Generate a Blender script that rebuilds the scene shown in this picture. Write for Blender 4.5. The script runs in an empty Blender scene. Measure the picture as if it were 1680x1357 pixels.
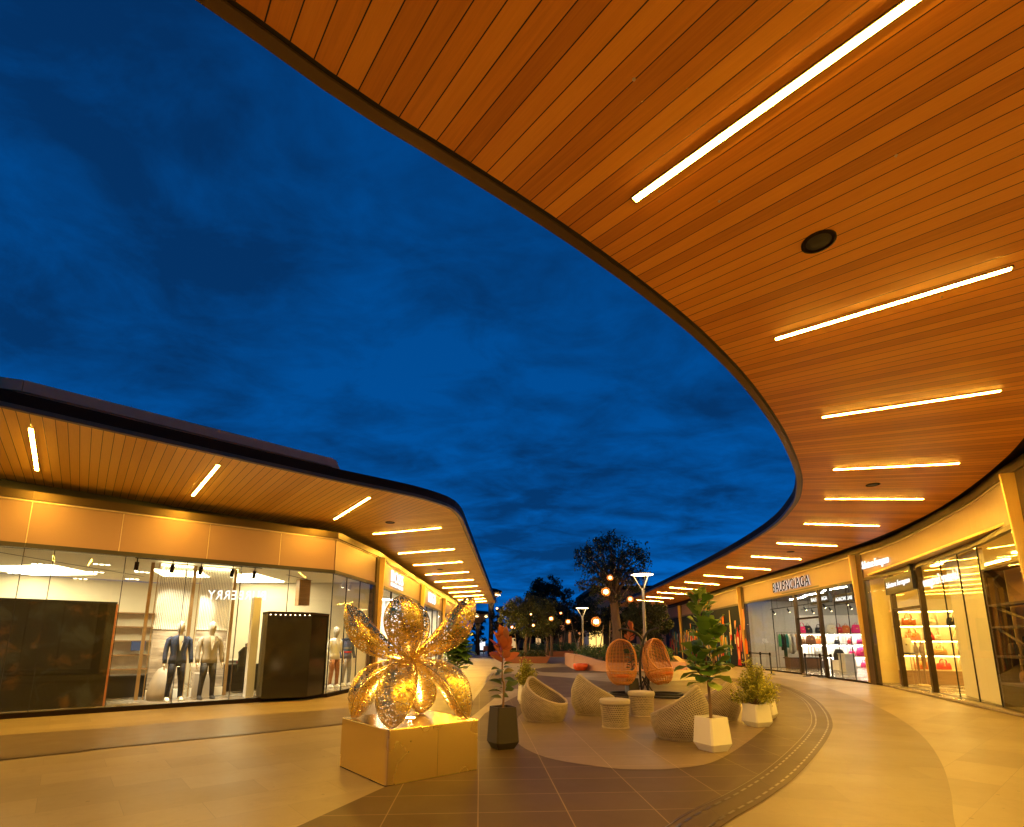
import bpy, math, random
from mathutils import Vector, Matrix
R = random.Random(7)
sc = bpy.context.scene
COL = sc.collection
rad = math.radians
V = Vector

# ------------------------------------------------------------------ camera geometry (photo is 1680 x 1357)
F, CX, Y0, HZ, CH = 860.0, 840.0, 888.0, 1053.0, 1.5
PITCH = math.atan((HZ - Y0) / F)
cp, sp = math.cos(PITCH), math.sin(PITCH)
def ray(x, y):
    a = (x - CX) / F; b = -(y - Y0) / F
    return V((a, cp - b * sp, sp + b * cp))
def at(x, y, z=0.0):                       # point of the photo on the level z
    r = ray(x, y); t = (z - CH) / r.z
    return V((r.x * t, r.y * t, z))
def atY(x, y, Y):                          # point of the photo at the depth Y
    r = ray(x, y); t = Y / r.y
    return V((r.x * t, Y, CH + r.z * t))
def hit(x, y, P, n):                       # point of the photo on the upright plane through P
    r = ray(x, y); o = V((0, 0, CH)); n = V((n[0], n[1], 0)); P = V((P[0], P[1], CH))
    t = (P - o).dot(n) / r.dot(n)
    return o + r * t

# ------------------------------------------------------------------ object helpers
def tag(o, label=None, cat=None, group=None, kind=None):
    if label: o['label'] = label
    if cat: o['category'] = cat
    if group: o['group'] = group
    if kind: o['kind'] = kind
    return o
def thing(name, label, cat, loc=(0, 0, 0), rz=0, group=None):
    o = bpy.data.objects.new(name, None); COL.objects.link(o)
    o.location = loc; o.rotation_euler = (0, 0, rz); o.empty_display_size = .2
    return tag(o, label, cat, group)
def copy_thing(src, loc, rz, label, group=None):
    c = src.copy(); COL.objects.link(c); c.location = loc; c.rotation_euler = (0, 0, rz); c['label'] = label
    if group: c['group'] = group
    for ch in list(src.children):
        d = ch.copy(); COL.objects.link(d); d.parent = c
        for g in list(ch.children):
            e = g.copy(); COL.objects.link(e); e.parent = d
    return c

class MB:
    def __init__(s): s.v = []; s.f = []; s.uv = []; s.smooth = False
    def add(s, vs, fs, uvs=None):
        b = len(s.v); s.v += [tuple(p) for p in vs]
        for i, f in enumerate(fs):
            s.f.append([b + k for k in f])
            s.uv.append([uvs[k] for k in f] if uvs else None)
        return s
    def quad(s, a, b, c, d, uv=None):
        return s.add([a, b, c, d], [(0, 1, 2, 3)], uv)
    def box(s, c, size, rz=0, M=None):
        x, y, z = [q / 2 for q in size]; c = V(c)
        m = Matrix.Rotation(rz, 3, 'Z') if M is None else M
        vs = [c + m @ V((sx * x, sy * y, sz * z)) for sz in (-1, 1) for sx, sy in ((-1, -1), (1, -1), (1, 1), (-1, 1))]
        return s.add(vs, [(3, 2, 1, 0), (4, 5, 6, 7), (0, 1, 5, 4), (1, 2, 6, 5), (2, 3, 7, 6), (3, 0, 4, 7)])
    def cbox(s, c, size, bev=.01, rz=0):             # box with chamfered upright edges and top
        x, y, z = size[0] / 2, size[1] / 2, size[2]; b = bev
        m = Matrix.Rotation(rz, 3, 'Z'); c = V(c)
        def ring(ix, h): return [c + m @ V((px, py, h)) for px, py in
            ((-x + ix, -y + b + ix), (-x + b + ix, -y + ix), (x - b - ix, -y + ix), (x - ix, -y + b + ix), (x - ix, y - b - ix), (x - b - ix, y - ix), (-x + b + ix, y - ix), (-x + ix, y - b - ix))]
        return s.rings([ring(0, -z / 2), ring(0, z / 2 - b), ring(b * .8, z / 2)], cap=True)
    def rings(s, rs, cap=False, closed=True, uvscale=None):
        n = len(rs[0]); b = len(s.v)
        for r in rs: s.v += [tuple(p) for p in r]
        m = n if closed else n - 1
        for i in range(len(rs) - 1):
            for j in range(m):
                k = (j + 1) % n
                s.f.append([b + i * n + j, b + i * n + k, b + (i + 1) * n + k, b + (i + 1) * n + j])
                if uvscale:
                    u0, u1 = j / m * uvscale[0], (j + 1) / m * uvscale[0]; v0, v1 = i / (len(rs) - 1) * uvscale[1], (i + 1) / (len(rs) - 1) * uvscale[1]
                    s.uv.append([(u0, v0), (u1, v0), (u1, v1), (u0, v1)])
                else: s.uv.append(None)
        if cap:
            s.f.append([b + j for j in reversed(range(n))]); s.uv.append(None)
            s.f.append([b + (len(rs) - 1) * n + j for j in range(n)]); s.uv.append(None)
        return s
    def tube(s, pts, r, n=8, cap=True, flat=1.0):
        pts = [V(p) for p in pts]; rs = []
        up = None
        for i, p in enumerate(pts):
            d = (pts[min(i + 1, len(pts) - 1)] - pts[max(i - 1, 0)])
            if d.length < 1e-9: d = V((0, 0, 1))
            d.normalize()
            if up is None:
                up = V((0, 0, 1)) if abs(d.z) < .9 else V((0, 1, 0))
            a = d.cross(up)
            if a.length < 1e-6: a = d.cross(V((1, 0, 0)))
            a.normalize(); bb = a.cross(d).normalized(); up = bb
            q = r[i] if isinstance(r, (list, tuple)) else r
            qa, qb = q if isinstance(q, (list, tuple)) else (q, q * flat)
            rs.append([p + a * (qa * math.cos(2 * math.pi * k / n)) + bb * (qb * math.sin(2 * math.pi * k / n)) for k in range(n)])
        return s.rings(rs, cap=cap)
    def lathe(s, prof, c=(0, 0, 0), n=24, uvscale=None, cap=True):
        c = V(c)
        return s.rings([[c + V((r * math.cos(2 * math.pi * k / n), r * math.sin(2 * math.pi * k / n), z)) for k in range(n)] for r, z in prof], cap=cap, uvscale=uvscale)
    def prism(s, poly, z0, z1):
        n = len(poly)
        a = sum(poly[i][0] * poly[(i + 1) % n][1] - poly[(i + 1) % n][0] * poly[i][1] for i in range(n))
        if a < 0: poly = list(reversed(poly))
        vs = [(p[0], p[1], z0) for p in poly] + [(p[0], p[1], z1) for p in poly]
        return s.add(vs, [list(reversed(range(n))), [n + i for i in range(n)]] + [[i, (i + 1) % n, n + (i + 1) % n, n + i] for i in range(n)])
    def build(s, name, mat, parent=None, smooth=False, bevel=0):
        me = bpy.data.meshes.new(name); me.from_pydata(s.v, [], s.f); me.update()
        if any(u for u in s.uv):
            l = me.uv_layers.new(name='UVMap'); k = 0; flat = []
            for p, u in zip(me.polygons, s.uv):
                for j in range(p.loop_total):
                    flat += list(u[j]) if u else [0, 0]
            l.data.foreach_set('uv', flat)
        if smooth: me.polygons.foreach_set('use_smooth', [True] * len(me.polygons))
        o = bpy.data.objects.new(name, me); COL.objects.link(o)
        if mat: me.materials.append(mat)
        if parent: o.parent = parent
        if bevel:
            b = o.modifiers.new('bev', 'BEVEL'); b.width = bevel; b.segments = 2; b.limit_method = 'ANGLE'
        return o

def catmull(P, n=8):
    P = [V(p) if len(p) == 3 else V((p[0], p[1], 0)) for p in P]; out = []
    for i in range(len(P) - 1):
        a = P[max(i - 1, 0)]; b = P[i]; c = P[i + 1]; d = P[min(i + 2, len(P) - 1)]
        for k in range(n):
            t = k / n
            out.append(.5 * ((2 * b) + (c - a) * t + (2 * a - 5 * b + 4 * c - d) * t * t + (3 * b - a - 3 * c + d) * t ** 3))
    out.append(P[-1]); return out
class Poly:                                  # polyline by arc length
    def __init__(s, P):
        s.P = [V((p[0], p[1], 0)) for p in P]; s.L = [0]
        for a, b in zip(s.P, s.P[1:]): s.L.append(s.L[-1] + (b - a).length)
    def seg(s, t):
        t = min(max(t, 0), s.L[-1] - 1e-6)
        for i in range(len(s.L) - 1):
            if s.L[i + 1] > t: return i, (t - s.L[i]) / max(s.L[i + 1] - s.L[i], 1e-9)
        return len(s.L) - 2, 1
    def p(s, t): i, k = s.seg(t); return s.P[i].lerp(s.P[i + 1], k)
    def d(s, t):
        a = s.p(max(t - .15, 0)); b = s.p(min(t + .15, s.L[-1])); return (b - a).normalized()
    def near(s, q):
        q = V((q[0], q[1], 0)); best = None
        for i in range(len(s.P) - 1):
            a, b = s.P[i], s.P[i + 1]; k = max(0, min(1, (q - a).dot(b - a) / max((b - a).length_squared, 1e-9)))
            m = (q - a.lerp(b, k)).length
            if best is None or m < best[0]: best = (m, s.L[i] + k * (b - a).length)
        return best[1]
    def cross(s, q, d):                      # arc length where the line q + t d meets the polyline (nearest to q)
        q = V((q[0], q[1], 0)); d = V((d[0], d[1], 0)); best = None
        for i in range(len(s.P) - 1):
            a, b = s.P[i], s.P[i + 1]; e = b - a; den = d.x * e.y - d.y * e.x
            if abs(den) < 1e-9: continue
            w = a - q; t = (w.x * e.y - w.y * e.x) / den; k = (w.x * d.y - w.y * d.x) / den
            if -1e-6 <= k <= 1 + 1e-6 and (best is None or abs(t) < best[0]): best = (abs(t), s.L[i] + k * e.length)
        return best[1] if best else s.near(q)
    def pix(s, x, y=1120):                   # arc length where the plane through photo column foot (x,y) meets it
        r = ray(x, y); return s.cross((r.x * .01, r.y * .01), (r.x, r.y))
# ------------------------------------------------------------------ materials
def newmat(name):
    m = bpy.data.materials.new(name); m.use_nodes = True
    nt = m.node_tree; nt.nodes.clear()
    out = nt.nodes.new('ShaderNodeOutputMaterial')
    return m, nt, out
def N(nt, t, **k):
    n = nt.nodes.new(t)
    for a, b in k.items():
        if a.startswith('i_'):
            key = a[2:]; key = int(key) if key.isdigit() else key.replace('_', ' ')
            n.inputs[key].default_value = b
        else: setattr(n, a, b)
    return n
def lk(nt, a, b): nt.links.new(a, b)
def c4(c): return (c[0], c[1], c[2], 1)
def math_(nt, op, a, b=None, c=None):
    n = N(nt, 'ShaderNodeMath', operation=op)
    for i, q in enumerate((a, b, c)):
        if q is None: continue
        if isinstance(q, (int, float)): n.inputs[i].default_value = q
        else: lk(nt, q, n.inputs[i])
    return n.outputs[0]
def mixc(nt, f, a, b, mode='MIX'):
    n = N(nt, 'ShaderNodeMix', data_type='RGBA', blend_type=mode)
    if isinstance(f, (int, float)): n.inputs[0].default_value = f
    else: lk(nt, f, n.inputs[0])
    for q, i in ((a, 6), (b, 7)):
        if isinstance(q, (tuple, list)): n.inputs[i].default_value = c4(q)
        else: lk(nt, q, n.inputs[i])
    return n.outputs[2]
def bsdf(nt, out, col=None, rough=.5, metal=0, spec=.5, **k):
    b = N(nt, 'ShaderNodeBsdfPrincipled'); b.inputs['Roughness'].default_value = rough; b.inputs['Metallic'].default_value = metal
    b.inputs['Specular IOR Level'].default_value = spec
    if col is not None:
        if isinstance(col, (tuple, list)): b.inputs['Base Color'].default_value = c4(col)
        else: lk(nt, col, b.inputs['Base Color'])
    lk(nt, b.outputs[0], out.inputs[0]); return b
def bump(nt, b, h, s=.3, d=.01):
    n = N(nt, 'ShaderNodeBump'); n.inputs['Strength'].default_value = s; n.inputs['Distance'].default_value = d
    lk(nt, h, n.inputs['Height']); lk(nt, n.outputs[0], b.inputs['Normal'])
def objco(nt, scale=(1, 1, 1), rz=0, kind='Object'):
    t = N(nt, 'ShaderNodeTexCoord'); m = N(nt, 'ShaderNodeMapping'); m.inputs['Scale'].default_value = scale; m.inputs['Rotation'].default_value = (0, 0, rz)
    lk(nt, t.outputs[kind], m.inputs[0]); return m.outputs[0]
def noise(nt, co, scale=5, det=3, rough=.5, dist=0):
    n = N(nt, 'ShaderNodeTexNoise'); n.inputs['Scale'].default_value = scale; n.inputs['Detail'].default_value = det
    n.inputs['Roughness'].default_value = rough; n.inputs['Distortion'].default_value = dist
    if co is not None: lk(nt, co, n.inputs['Vector'])
    return n.outputs[0]
def ramp(nt, f, pts):
    n = N(nt, 'ShaderNodeValToRGB'); e = n.color_ramp.elements
    while len(e) < len(pts): e.new(.5)
    for q, (p, c) in zip(e, pts): q.position = p; q.color = c4(c) if len(c) == 3 else c
    lk(nt, f, n.inputs[0]); return n.outputs[0]
def plain(name, col, rough=.5, metal=0, var=.15, vs=6, bmp=0, scale=(1, 1, 1), spec=.5):
    m, nt, out = newmat(name); co = objco(nt, scale)
    n = noise(nt, co, vs, 4)
    c = mixc(nt, n, tuple(x * (1 - var) for x in col), tuple(min(1, x * (1 + var)) for x in col))
    b = bsdf(nt, out, c, rough, metal, spec)
    if var: lk(nt, math_(nt, 'MULTIPLY_ADD', n, .16, rough - .08), b.inputs['Roughness'])
    if bmp: bump(nt, b, noise(nt, co, vs * 6, 3), bmp, .004)
    return m
def emit(name, col, s):
    m, nt, out = newmat(name); e = N(nt, 'ShaderNodeEmission'); e.inputs[0].default_value = c4(col); e.inputs[1].default_value = s
    lk(nt, e.outputs[0], out.inputs[0]); return m
def glassmat(name, tint=(.96, .98, .96), refl=1.0):
    m, nt, out = newmat(name)
    t = N(nt, 'ShaderNodeBsdfTransparent'); t.inputs[0].default_value = c4(tint)
    g = N(nt, 'ShaderNodeBsdfGlossy'); g.inputs['Roughness'].default_value = .01; g.inputs[0].default_value = (.9, .9, .9, 1)
    lw = N(nt, 'ShaderNodeLayerWeight'); lw.inputs[0].default_value = .5
    fac = math_(nt, 'MULTIPLY_ADD', math_(nt, 'POWER', lw.outputs[1], 4.5), .40 * refl, .022 * refl)
    mx = N(nt, 'ShaderNodeMixShader'); lk(nt, fac, mx.inputs[0])
    lk(nt, t.outputs[0], mx.inputs[1]); lk(nt, g.outputs[0], mx.inputs[2]); lk(nt, mx.outputs[0], out.inputs[0]); return m
def plankmat(name, w=.15, cols=((.50, .175, .014), (.80, .325, .032), (.92, .42, .055)), dk=(.40, .13, .022)):
    m, nt, out = newmat(name)
    uv = N(nt, 'ShaderNodeUVMap'); uv.uv_map = 'UVMap'; sx = N(nt, 'ShaderNodeSeparateXYZ'); lk(nt, uv.outputs[0], sx.inputs[0])
    u = math_(nt, 'DIVIDE', sx.outputs[0], w)
    k = math_(nt, 'FLOOR', u); fr = math_(nt, 'FRACT', u)
    wn = N(nt, 'ShaderNodeTexWhiteNoise', noise_dimensions='1D'); lk(nt, k, wn.inputs['W'])
    cx = N(nt, 'ShaderNodeCombineXYZ')
    lk(nt, math_(nt, 'MULTIPLY', sx.outputs[0], 26), cx.inputs[0]); lk(nt, math_(nt, 'MULTIPLY', sx.outputs[1], 1.1), cx.inputs[1]); lk(nt, math_(nt, 'MULTIPLY', wn.outputs[0], 37), cx.inputs[2])
    g = noise(nt, cx.outputs[0], 1.6, 5, .6, .6)
    cx2 = N(nt, 'ShaderNodeCombineXYZ'); lk(nt, math_(nt, 'MULTIPLY', sx.outputs[0], 160), cx2.inputs[0]); lk(nt, math_(nt, 'MULTIPLY', sx.outputs[1], 5), cx2.inputs[1])
    g2 = noise(nt, cx2.outputs[0], 1, 3)
    f = math_(nt, 'ADD', math_(nt, 'MULTIPLY', wn.outputs[0], .64), math_(nt, 'MULTIPLY', g, .48))
    c = ramp(nt, f, [(.15, cols[0]), (.55, cols[1]), (.95, cols[2])])
    c = mixc(nt, math_(nt, 'MULTIPLY', g2, .35), c, dk)
    gr = math_(nt, 'LESS_THAN', fr, .055)
    c = mixc(nt, gr, c, (.012, .006, .003))
    b = bsdf(nt, out, c, .42, 0, .4)
    bump(nt, b, math_(nt, 'SUBTRACT', math_(nt, 'MULTIPLY', g2, .15), gr), .5, .006)
    return m
def tilemat(name, c1, c2, mortar, bw=1.0, rh=.55, rz=0.0, ms=.004, rough=.38, off=.0, var=.18, spec=.22):
    m, nt, out = newmat(name); co = objco(nt, (1, 1, 1), rz)
    br = N(nt, 'ShaderNodeTexBrick'); br.offset = off; br.inputs['Scale'].default_value = 1
    br.inputs['Brick Width'].default_value = bw; br.inputs['Row Height'].default_value = rh; br.inputs['Mortar Size'].default_value = ms
    br.inputs['Mortar Smooth'].default_value = .1; br.inputs['Bias'].default_value = 0
    br.inputs['Color1'].default_value = c4(c1); br.inputs['Color2'].default_value = c4(c2); br.inputs['Mortar'].default_value = c4(mortar)
    lk(nt, co, br.inputs['Vector'])
    n1 = noise(nt, co, .7, 5, .6); n2 = noise(nt, co, 14, 5, .65)
    c = mixc(nt, math_(nt, 'MULTIPLY', n1, var * 2), br.outputs[0], (0.06, .05, .04), 'MIX')
    c = mixc(nt, math_(nt, 'MULTIPLY', n2, var * 1.6), c, (.03, .025, .02), 'MIX')
    vo = N(nt, 'ShaderNodeTexVoronoi'); vo.inputs['Scale'].default_value = 2.3; lk(nt, co, vo.inputs['Vector'])
    c = mixc(nt, math_(nt, 'MULTIPLY', math_(nt, 'LESS_THAN', vo.outputs['Distance'], .045), .45), c, (.05, .04, .03))
    n3 = noise(nt, co, 2.6, 6, .7, 1.2); c = mixc(nt, math_(nt, 'MULTIPLY', ramp(nt, n3, [(.56, (0, 0, 0)), (.72, (1, 1, 1))]), .22), c, (.07, .055, .04))
    b = bsdf(nt, out, c, rough + .05, 0, spec)
    lk(nt, math_(nt, 'MULTIPLY_ADD', n1, .25, rough - .08), b.inputs['Roughness'])
    bump(nt, b, math_(nt, 'ADD', math_(nt, 'MULTIPLY', br.outputs[1], -1), math_(nt, 'MULTIPLY', n2, .25)), .25, .003)
    return m
def holes(name, col, rough, metal, uvscale, kind='weave', thr=.09, var=.2):
    m, nt, out = newmat(name)
    uv = N(nt, 'ShaderNodeUVMap'); uv.uv_map = 'UVMap'; mp = N(nt, 'ShaderNodeMapping'); mp.inputs['Scale'].default_value = (uvscale[0], uvscale[1], 1)
    lk(nt, uv.outputs[0], mp.inputs[0])
    if kind == 'weave':
        br = N(nt, 'ShaderNodeTexBrick'); br.offset = .5; br.inputs['Scale'].default_value = 1; br.inputs['Brick Width'].default_value = 1; br.inputs['Row Height'].default_value = 1
        br.inputs['Mortar Size'].default_value = .27; br.inputs['Mortar Smooth'].default_value = .6; lk(nt, mp.outputs[0], br.inputs['Vector'])
        mask = math_(nt, 'LESS_THAN', br.outputs[1], .12); h = br.outputs[1]
        wv = N(nt, 'ShaderNodeTexNoise'); wv.inputs['Scale'].default_value = .35; lk(nt, mp.outputs[0], wv.inputs['Vector']); nv = wv.outputs[0]
        cc = mixc(nt, nv, tuple(x * .6 for x in col), tuple(min(1, x * 1.3) for x in col))
    else:
        vo = N(nt, 'ShaderNodeTexVoronoi', feature='DISTANCE_TO_EDGE'); vo.inputs['Scale'].default_value = 1; lk(nt, mp.outputs[0], vo.inputs['Vector'])
        mask = math_(nt, 'GREATER_THAN', vo.outputs[0], thr)
        h = math_(nt, 'SUBTRACT', 1, vo.outputs[0]); cc = col
    b = bsdf(nt, out, cc, rough, metal)
    bump(nt, b, h, .6, .006)
    t = N(nt, 'ShaderNodeBsdfTransparent'); mx = N(nt, 'ShaderNodeMixShader')
    lk(nt, mask, mx.inputs[0]); lk(nt, b.outputs[0], mx.inputs[1]); lk(nt, t.outputs[0], mx.inputs[2]); lk(nt, mx.outputs[0], out.inputs[0]); return m
def leafmat(name, a, b_, c_=None, rough=.45, tr=.25):
    m, nt, out = newmat(name); g = N(nt, 'ShaderNodeNewGeometry')
    pts = [(0, a), (.6, b_)] + ([(1, c_)] if c_ else [])
    c = ramp(nt, g.outputs['Random Per Island'], pts)
    b = N(nt, 'ShaderNodeBsdfPrincipled'); b.inputs['Roughness'].default_value = rough; lk(nt, c, b.inputs['Base Color'])
    t = N(nt, 'ShaderNodeBsdfTranslucent'); lk(nt, c, t.inputs[0]); mx = N(nt, 'ShaderNodeMixShader'); mx.inputs[0].default_value = tr
    lk(nt, b.outputs[0], mx.inputs[1]); lk(nt, t.outputs[0], mx.inputs[2]); lk(nt, mx.outputs[0], out.inputs[0]); return m
def brushed(name, col, rough=.3, metal=1.0, horiz=True, var=.15, bm=.06):
    m, nt, out = newmat(name); co = objco(nt, (3, 3, 90) if horiz else (60, 60, 1.5))
    n = noise(nt, co, 1.5, 4); co2 = objco(nt); n2 = noise(nt, co2, 1.1, 3)
    c = mixc(nt, n, tuple(x * (1 - var) for x in col), tuple(min(1, x * (1 + var)) for x in col))
    b = bsdf(nt, out, c, rough, metal)
    lk(nt, math_(nt, 'ADD', math_(nt, 'MULTIPLY_ADD', n, .15, rough - .1), math_(nt, 'MULTIPLY', n2, .1)), b.inputs['Roughness'])
    bump(nt, b, n, bm, .002); return m

WARM = (1.0, .50, .11)
M = {}
M['plank'] = plankmat('wood_planks')
M['plank_shoplit'] = plankmat('shoplit_planks', .15, ((.74, .43, .07), (.90, .56, .105), (.95, .64, .14)), (.46, .24, .07))  # same planks, lightened and yellowed to stand in for the shop light
M['pilaster'] = plain('pilaster_bronze', (.075, .050, .028), .36, .3, .15, 3)
M['strip'] = emit('strip_light', (1, .51, .048), 330)
M['bronze'] = brushed('dark_bronze', (.065, .043, .020), .34, .7, True, .12)
M['bronze_dark'] = plain('black_bronze', (.014, .008, .003), .6, 0, .2, spec=.1)
M['black'] = plain('black_paint', (.012, .011, .011), .45, 0, .2)
M['gloss'] = plain('glossy_black', (.014, .012, .010), .10, 0, .1, 3)
M['lip'] = brushed('bronze_lip', (.13, .085, .042), .34, .7, True, .12)
M['fin'] = brushed('brass_fin', (.75, .52, .20), .42, .35, False, .08)
M['panel'] = brushed('copper_panel', (.25, .160, .125), .38, .3, True, .05)
M['trim'] = plain('pale_trim', (.6, .5, .36), .35, .6, .05)
M['parapet'] = plain('parapet_cladding', (.62, .32, .17), .7, 0, .12, 2, spec=.15)
M['glass'] = glassmat('shop_glass')
M['cream'] = plain('cream_wall', (.80, .73, .58), .6, 0, .05, 3)
M['white'] = plain('white_wall', (.74, .72, .68), .6, 0, .05, 3)
M['grey_wall'] = plain('grey_wall', (.40, .39, .37), .6, 0, .08, 3)
M['yellow_wall'] = plain('yellow_wall', (.72, .56, .22), .5, 0, .05, 3)
M['shopfloor'] = tilemat('shop_floor', (.34, .29, .22), (.38, .32, .25), (.2, .17, .13), 1.2, .6, .3, .003, .2)
M['ceil'] = plain('shop_ceiling', (.78, .72, .58), .7, 0, .04, 3)
M['ceil_dark'] = plain('dark_ceiling', (.10, .09, .085), .7, 0, .1, 3)
M['panel_light'] = emit('ceiling_panel_light', (1, .82, .47), 12.0)
M['panel_white'] = emit('white_panel_light', (1, .86, .66), 70.0)
M['panel_yellow'] = emit('yellow_panel_light', (1, .66, .17), 80.0)
M['spot'] = emit('spot_glow', (1, .82, .5), 14)
M['sign'] = emit('sign_white', (1, .95, .92), 1.3)
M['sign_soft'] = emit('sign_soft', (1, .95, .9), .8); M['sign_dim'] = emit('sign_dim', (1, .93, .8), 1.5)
M['wood'] = plain('shop_wood', (.34, .19, .08), .45, 0, .25, 3, .1, (1, 1, 8))
M['darkwood'] = plain('dark_wood', (.06, .035, .02), .45, 0, .25, 3, .1, (1, 8, 1))
M['brass'] = brushed('brass_post', (.42, .27, .12), .3, .8, False, .1)
M['gold'] = plain('satin_gold', (.96, .72, .26), .27, 1.0, .03, 1.3)
M['letter_black'] = plain('letter_black', (.006, .006, .006), .7, 0, .1, spec=.04)
M['gold_top'] = plain('mirror_gold_top', (.95, .75, .42), .16, 1.0, .05, 3)
M['lattice'] = holes('gold_lattice', (1.0, .76, .20), .26, 1.0, (24, 30), 'voronoi', .13)
M['lattice_dense'] = holes('gold_lattice_dense', (1.0, .76, .19), .28, 1.0, (27, 34), 'voronoi', .135)
M['goldrim'] = plain('gold_rim', (1.0, .78, .25), .25, 1.0, .05)
M['weave'] = holes('wicker_weave', (.46, .38, .26), .6, 0, (1, 1), 'weave')
M['cushion'] = plain('grey_cushion', (.46, .41, .32), .85, 0, .12, 40, .3)
M['rattan'] = plain('orange_rattan', (.62, .27, .06), .5, 0, .25, 12)
M['pot_white'] = plain('white_pot', (.80, .78, .72), .4, 0, .04, 4)
M['pot_black'] = plain('black_pot', (.035, .028, .02), .38, 0, .2, 4)
M['soil'] = plain('soil', (.05, .032, .02), .95, 0, .4, 30, .6)
M['bark'] = plain('bark', (.16, .10, .06), .9, 0, .35, 14, .6, (1, 1, .3))
M['stem'] = plain('stem', (.22, .13, .06), .7, 0, .3, 14, .3)
M['stake'] = plain('wooden_stake', (.22, .15, .085), .8, 0, .2, 10)
M['fig'] = leafmat('fig_leaf', (.06, .14, .02), (.11, .22, .03), (.2, .32, .05), .35)
M['fig_y'] = leafmat('fig_leaf_young', (.16, .28, .04), (.26, .38, .07), (.34, .42, .09), .38)
M['redleaf'] = leafmat('red_leaf', (.32, .085, .03), (.46, .14, .045), (.42, .19, .07), .35)
M['rubber'] = leafmat('rubber_leaf', (.06, .11, .03), (.13, .17, .05), (.26, .22, .08), .35)
M['shrub'] = leafmat('shrub_leaf', (.20, .25, .03), (.45, .45, .06), (.70, .63, .10), .5)
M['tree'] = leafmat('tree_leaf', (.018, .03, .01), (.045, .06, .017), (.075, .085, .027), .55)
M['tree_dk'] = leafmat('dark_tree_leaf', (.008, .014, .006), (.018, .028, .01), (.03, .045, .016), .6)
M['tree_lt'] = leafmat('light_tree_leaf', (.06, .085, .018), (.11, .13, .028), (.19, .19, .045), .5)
M['hedge'] = leafmat('hedge_leaf', (.02, .05, .012), (.045, .10, .02), (.08, .15, .035), .5)
M['terra'] = plain('terracotta', (.40, .15, .07), .6, 0, .12, 5, .1)
M['terra_pale'] = plain('pale_terracotta', (.44, .23, .14), .6, 0, .1, 5, .1)
M['orange'] = plain('orange_gloss', (.75, .10, .02), .25, 0, .06, 5)
M['pole'] = brushed('lamp_pole', (.30, .26, .21), .4, .6, False, .1)
M['lamp'] = emit('lamp_disc', (1, .72, .34), 16)
M['bulb'] = emit('warm_bulb', (1, .45, .13), 7)
M['bulb_bright'] = emit('bright_bulb', (1, .62, .2), 9)
M['screen'] = None
M['skin'] = plain('mannequin_grey', (.46, .43, .38), .45, 0, .06, 6)
M['hand'] = plain('mannequin_hand', (.70, .62, .50), .5, 0, .06, 6)
def fabric(name, col, var=.15): M[name] = plain(name, col, .85, 0, var, 30, .25); return M[name]
fabric('navy', (.022, .034, .078)); fabric('navy_dark', (.008, .010, .020)); fabric('shirt_white', (.75, .75, .73), .03); fabric('blazer', (.28, .24, .18)); fabric('charcoal', (.026, .024, .024))
fabric('rust', (.30, .12, .04)); fabric('teal', (.04, .32, .27)); fabric('red', (.50, .03, .03)); fabric('pink', (.75, .03, .17)); fabric('orange_leather', (.58, .15, .03)); fabric('tan_leather', (.50, .28, .10))
fabric('black_leather', (.018, .016, .016)); fabric('cream_leather', (.72, .64, .46)); fabric('brown_leather', (.20, .09, .035)); fabric('grey_cloth', (.28, .27, .26)); M['boulder'] = plain('boulder_stone', (.36, .29, .20), .8, 0, .3, 4, .2)
fabric('blue_box', (.04, .07, .22)); fabric('dark_green', (.03, .07, .05)); fabric('plaid_blue', (.10, .13, .26))
# ------------------------------------------------------------------ camera, sky
cam = bpy.data.objects.new('camera', bpy.data.cameras.new('camera')); COL.objects.link(cam); sc.camera = cam
cam.location = (0, 0, CH); cam.rotation_euler = (rad(90) + PITCH, 0, 0)
cam.data.sensor_fit = 'HORIZONTAL'; cam.data.sensor_width = 36; cam.data.lens = 36 * F / 1680
cam.data.shift_y = (Y0 - 678.5) / 1680          # the photo was levelled with a shift lens
cam.data.clip_end = 2000; cam.data.clip_start = .05
w = bpy.data.worlds.new('World'); sc.world = w; w.use_nodes = True; nt = w.node_tree; nt.nodes.clear()
wo = nt.nodes.new('ShaderNodeOutputWorld'); bg = nt.nodes.new('ShaderNodeBackground'); lk(nt, bg.outputs[0], wo.inputs[0])
tc = N(nt, 'ShaderNodeTexCoord'); sx = N(nt, 'ShaderNodeSeparateXYZ'); lk(nt, tc.outputs['Generated'], sx.inputs[0])
zc = math_(nt, 'MAXIMUM', sx.outputs[2], 0.03)
cxy = N(nt, 'ShaderNodeCombineXYZ')              # project the dome on a flat cloud layer
den = math_(nt, 'ADD', zc, .16)
lk(nt, math_(nt, 'DIVIDE', sx.outputs[0], den), cxy.inputs[0]); lk(nt, math_(nt, 'DIVIDE', sx.outputs[1], den), cxy.inputs[1])
base = ramp(nt, zc, [(0.0, (.001, .15, .60)), (.16, (.0006, .115, .47)), (.4, (.0004, .075, .31)), (1.0, (.0003, .05, .21))])
mpn = N(nt, 'ShaderNodeMapping'); mpn.inputs['Rotation'].default_value = (0, 0, .5); mpn.inputs['Scale'].default_value = (.9, 1.25, 1); lk(nt, cxy.outputs[0], mpn.inputs[0])
n1 = noise(nt, mpn.outputs[0], 1.05, 8, .58, .3); n2 = noise(nt, mpn.outputs[0], 4.2, 7, .62, .5)
cl = math_(nt, 'ADD', math_(nt, 'MULTIPLY', n1, .68), math_(nt, 'MULTIPLY', n2, .35))
cf = ramp(nt, cl, [(.44, (0, 0, 0)), (.60, (1, 1, 1))])
dark = ramp(nt, zc, [(0, (.002, .036, .13)), (.25, (.0015, .028, .112)), (1, (.0015, .021, .085))])
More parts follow.
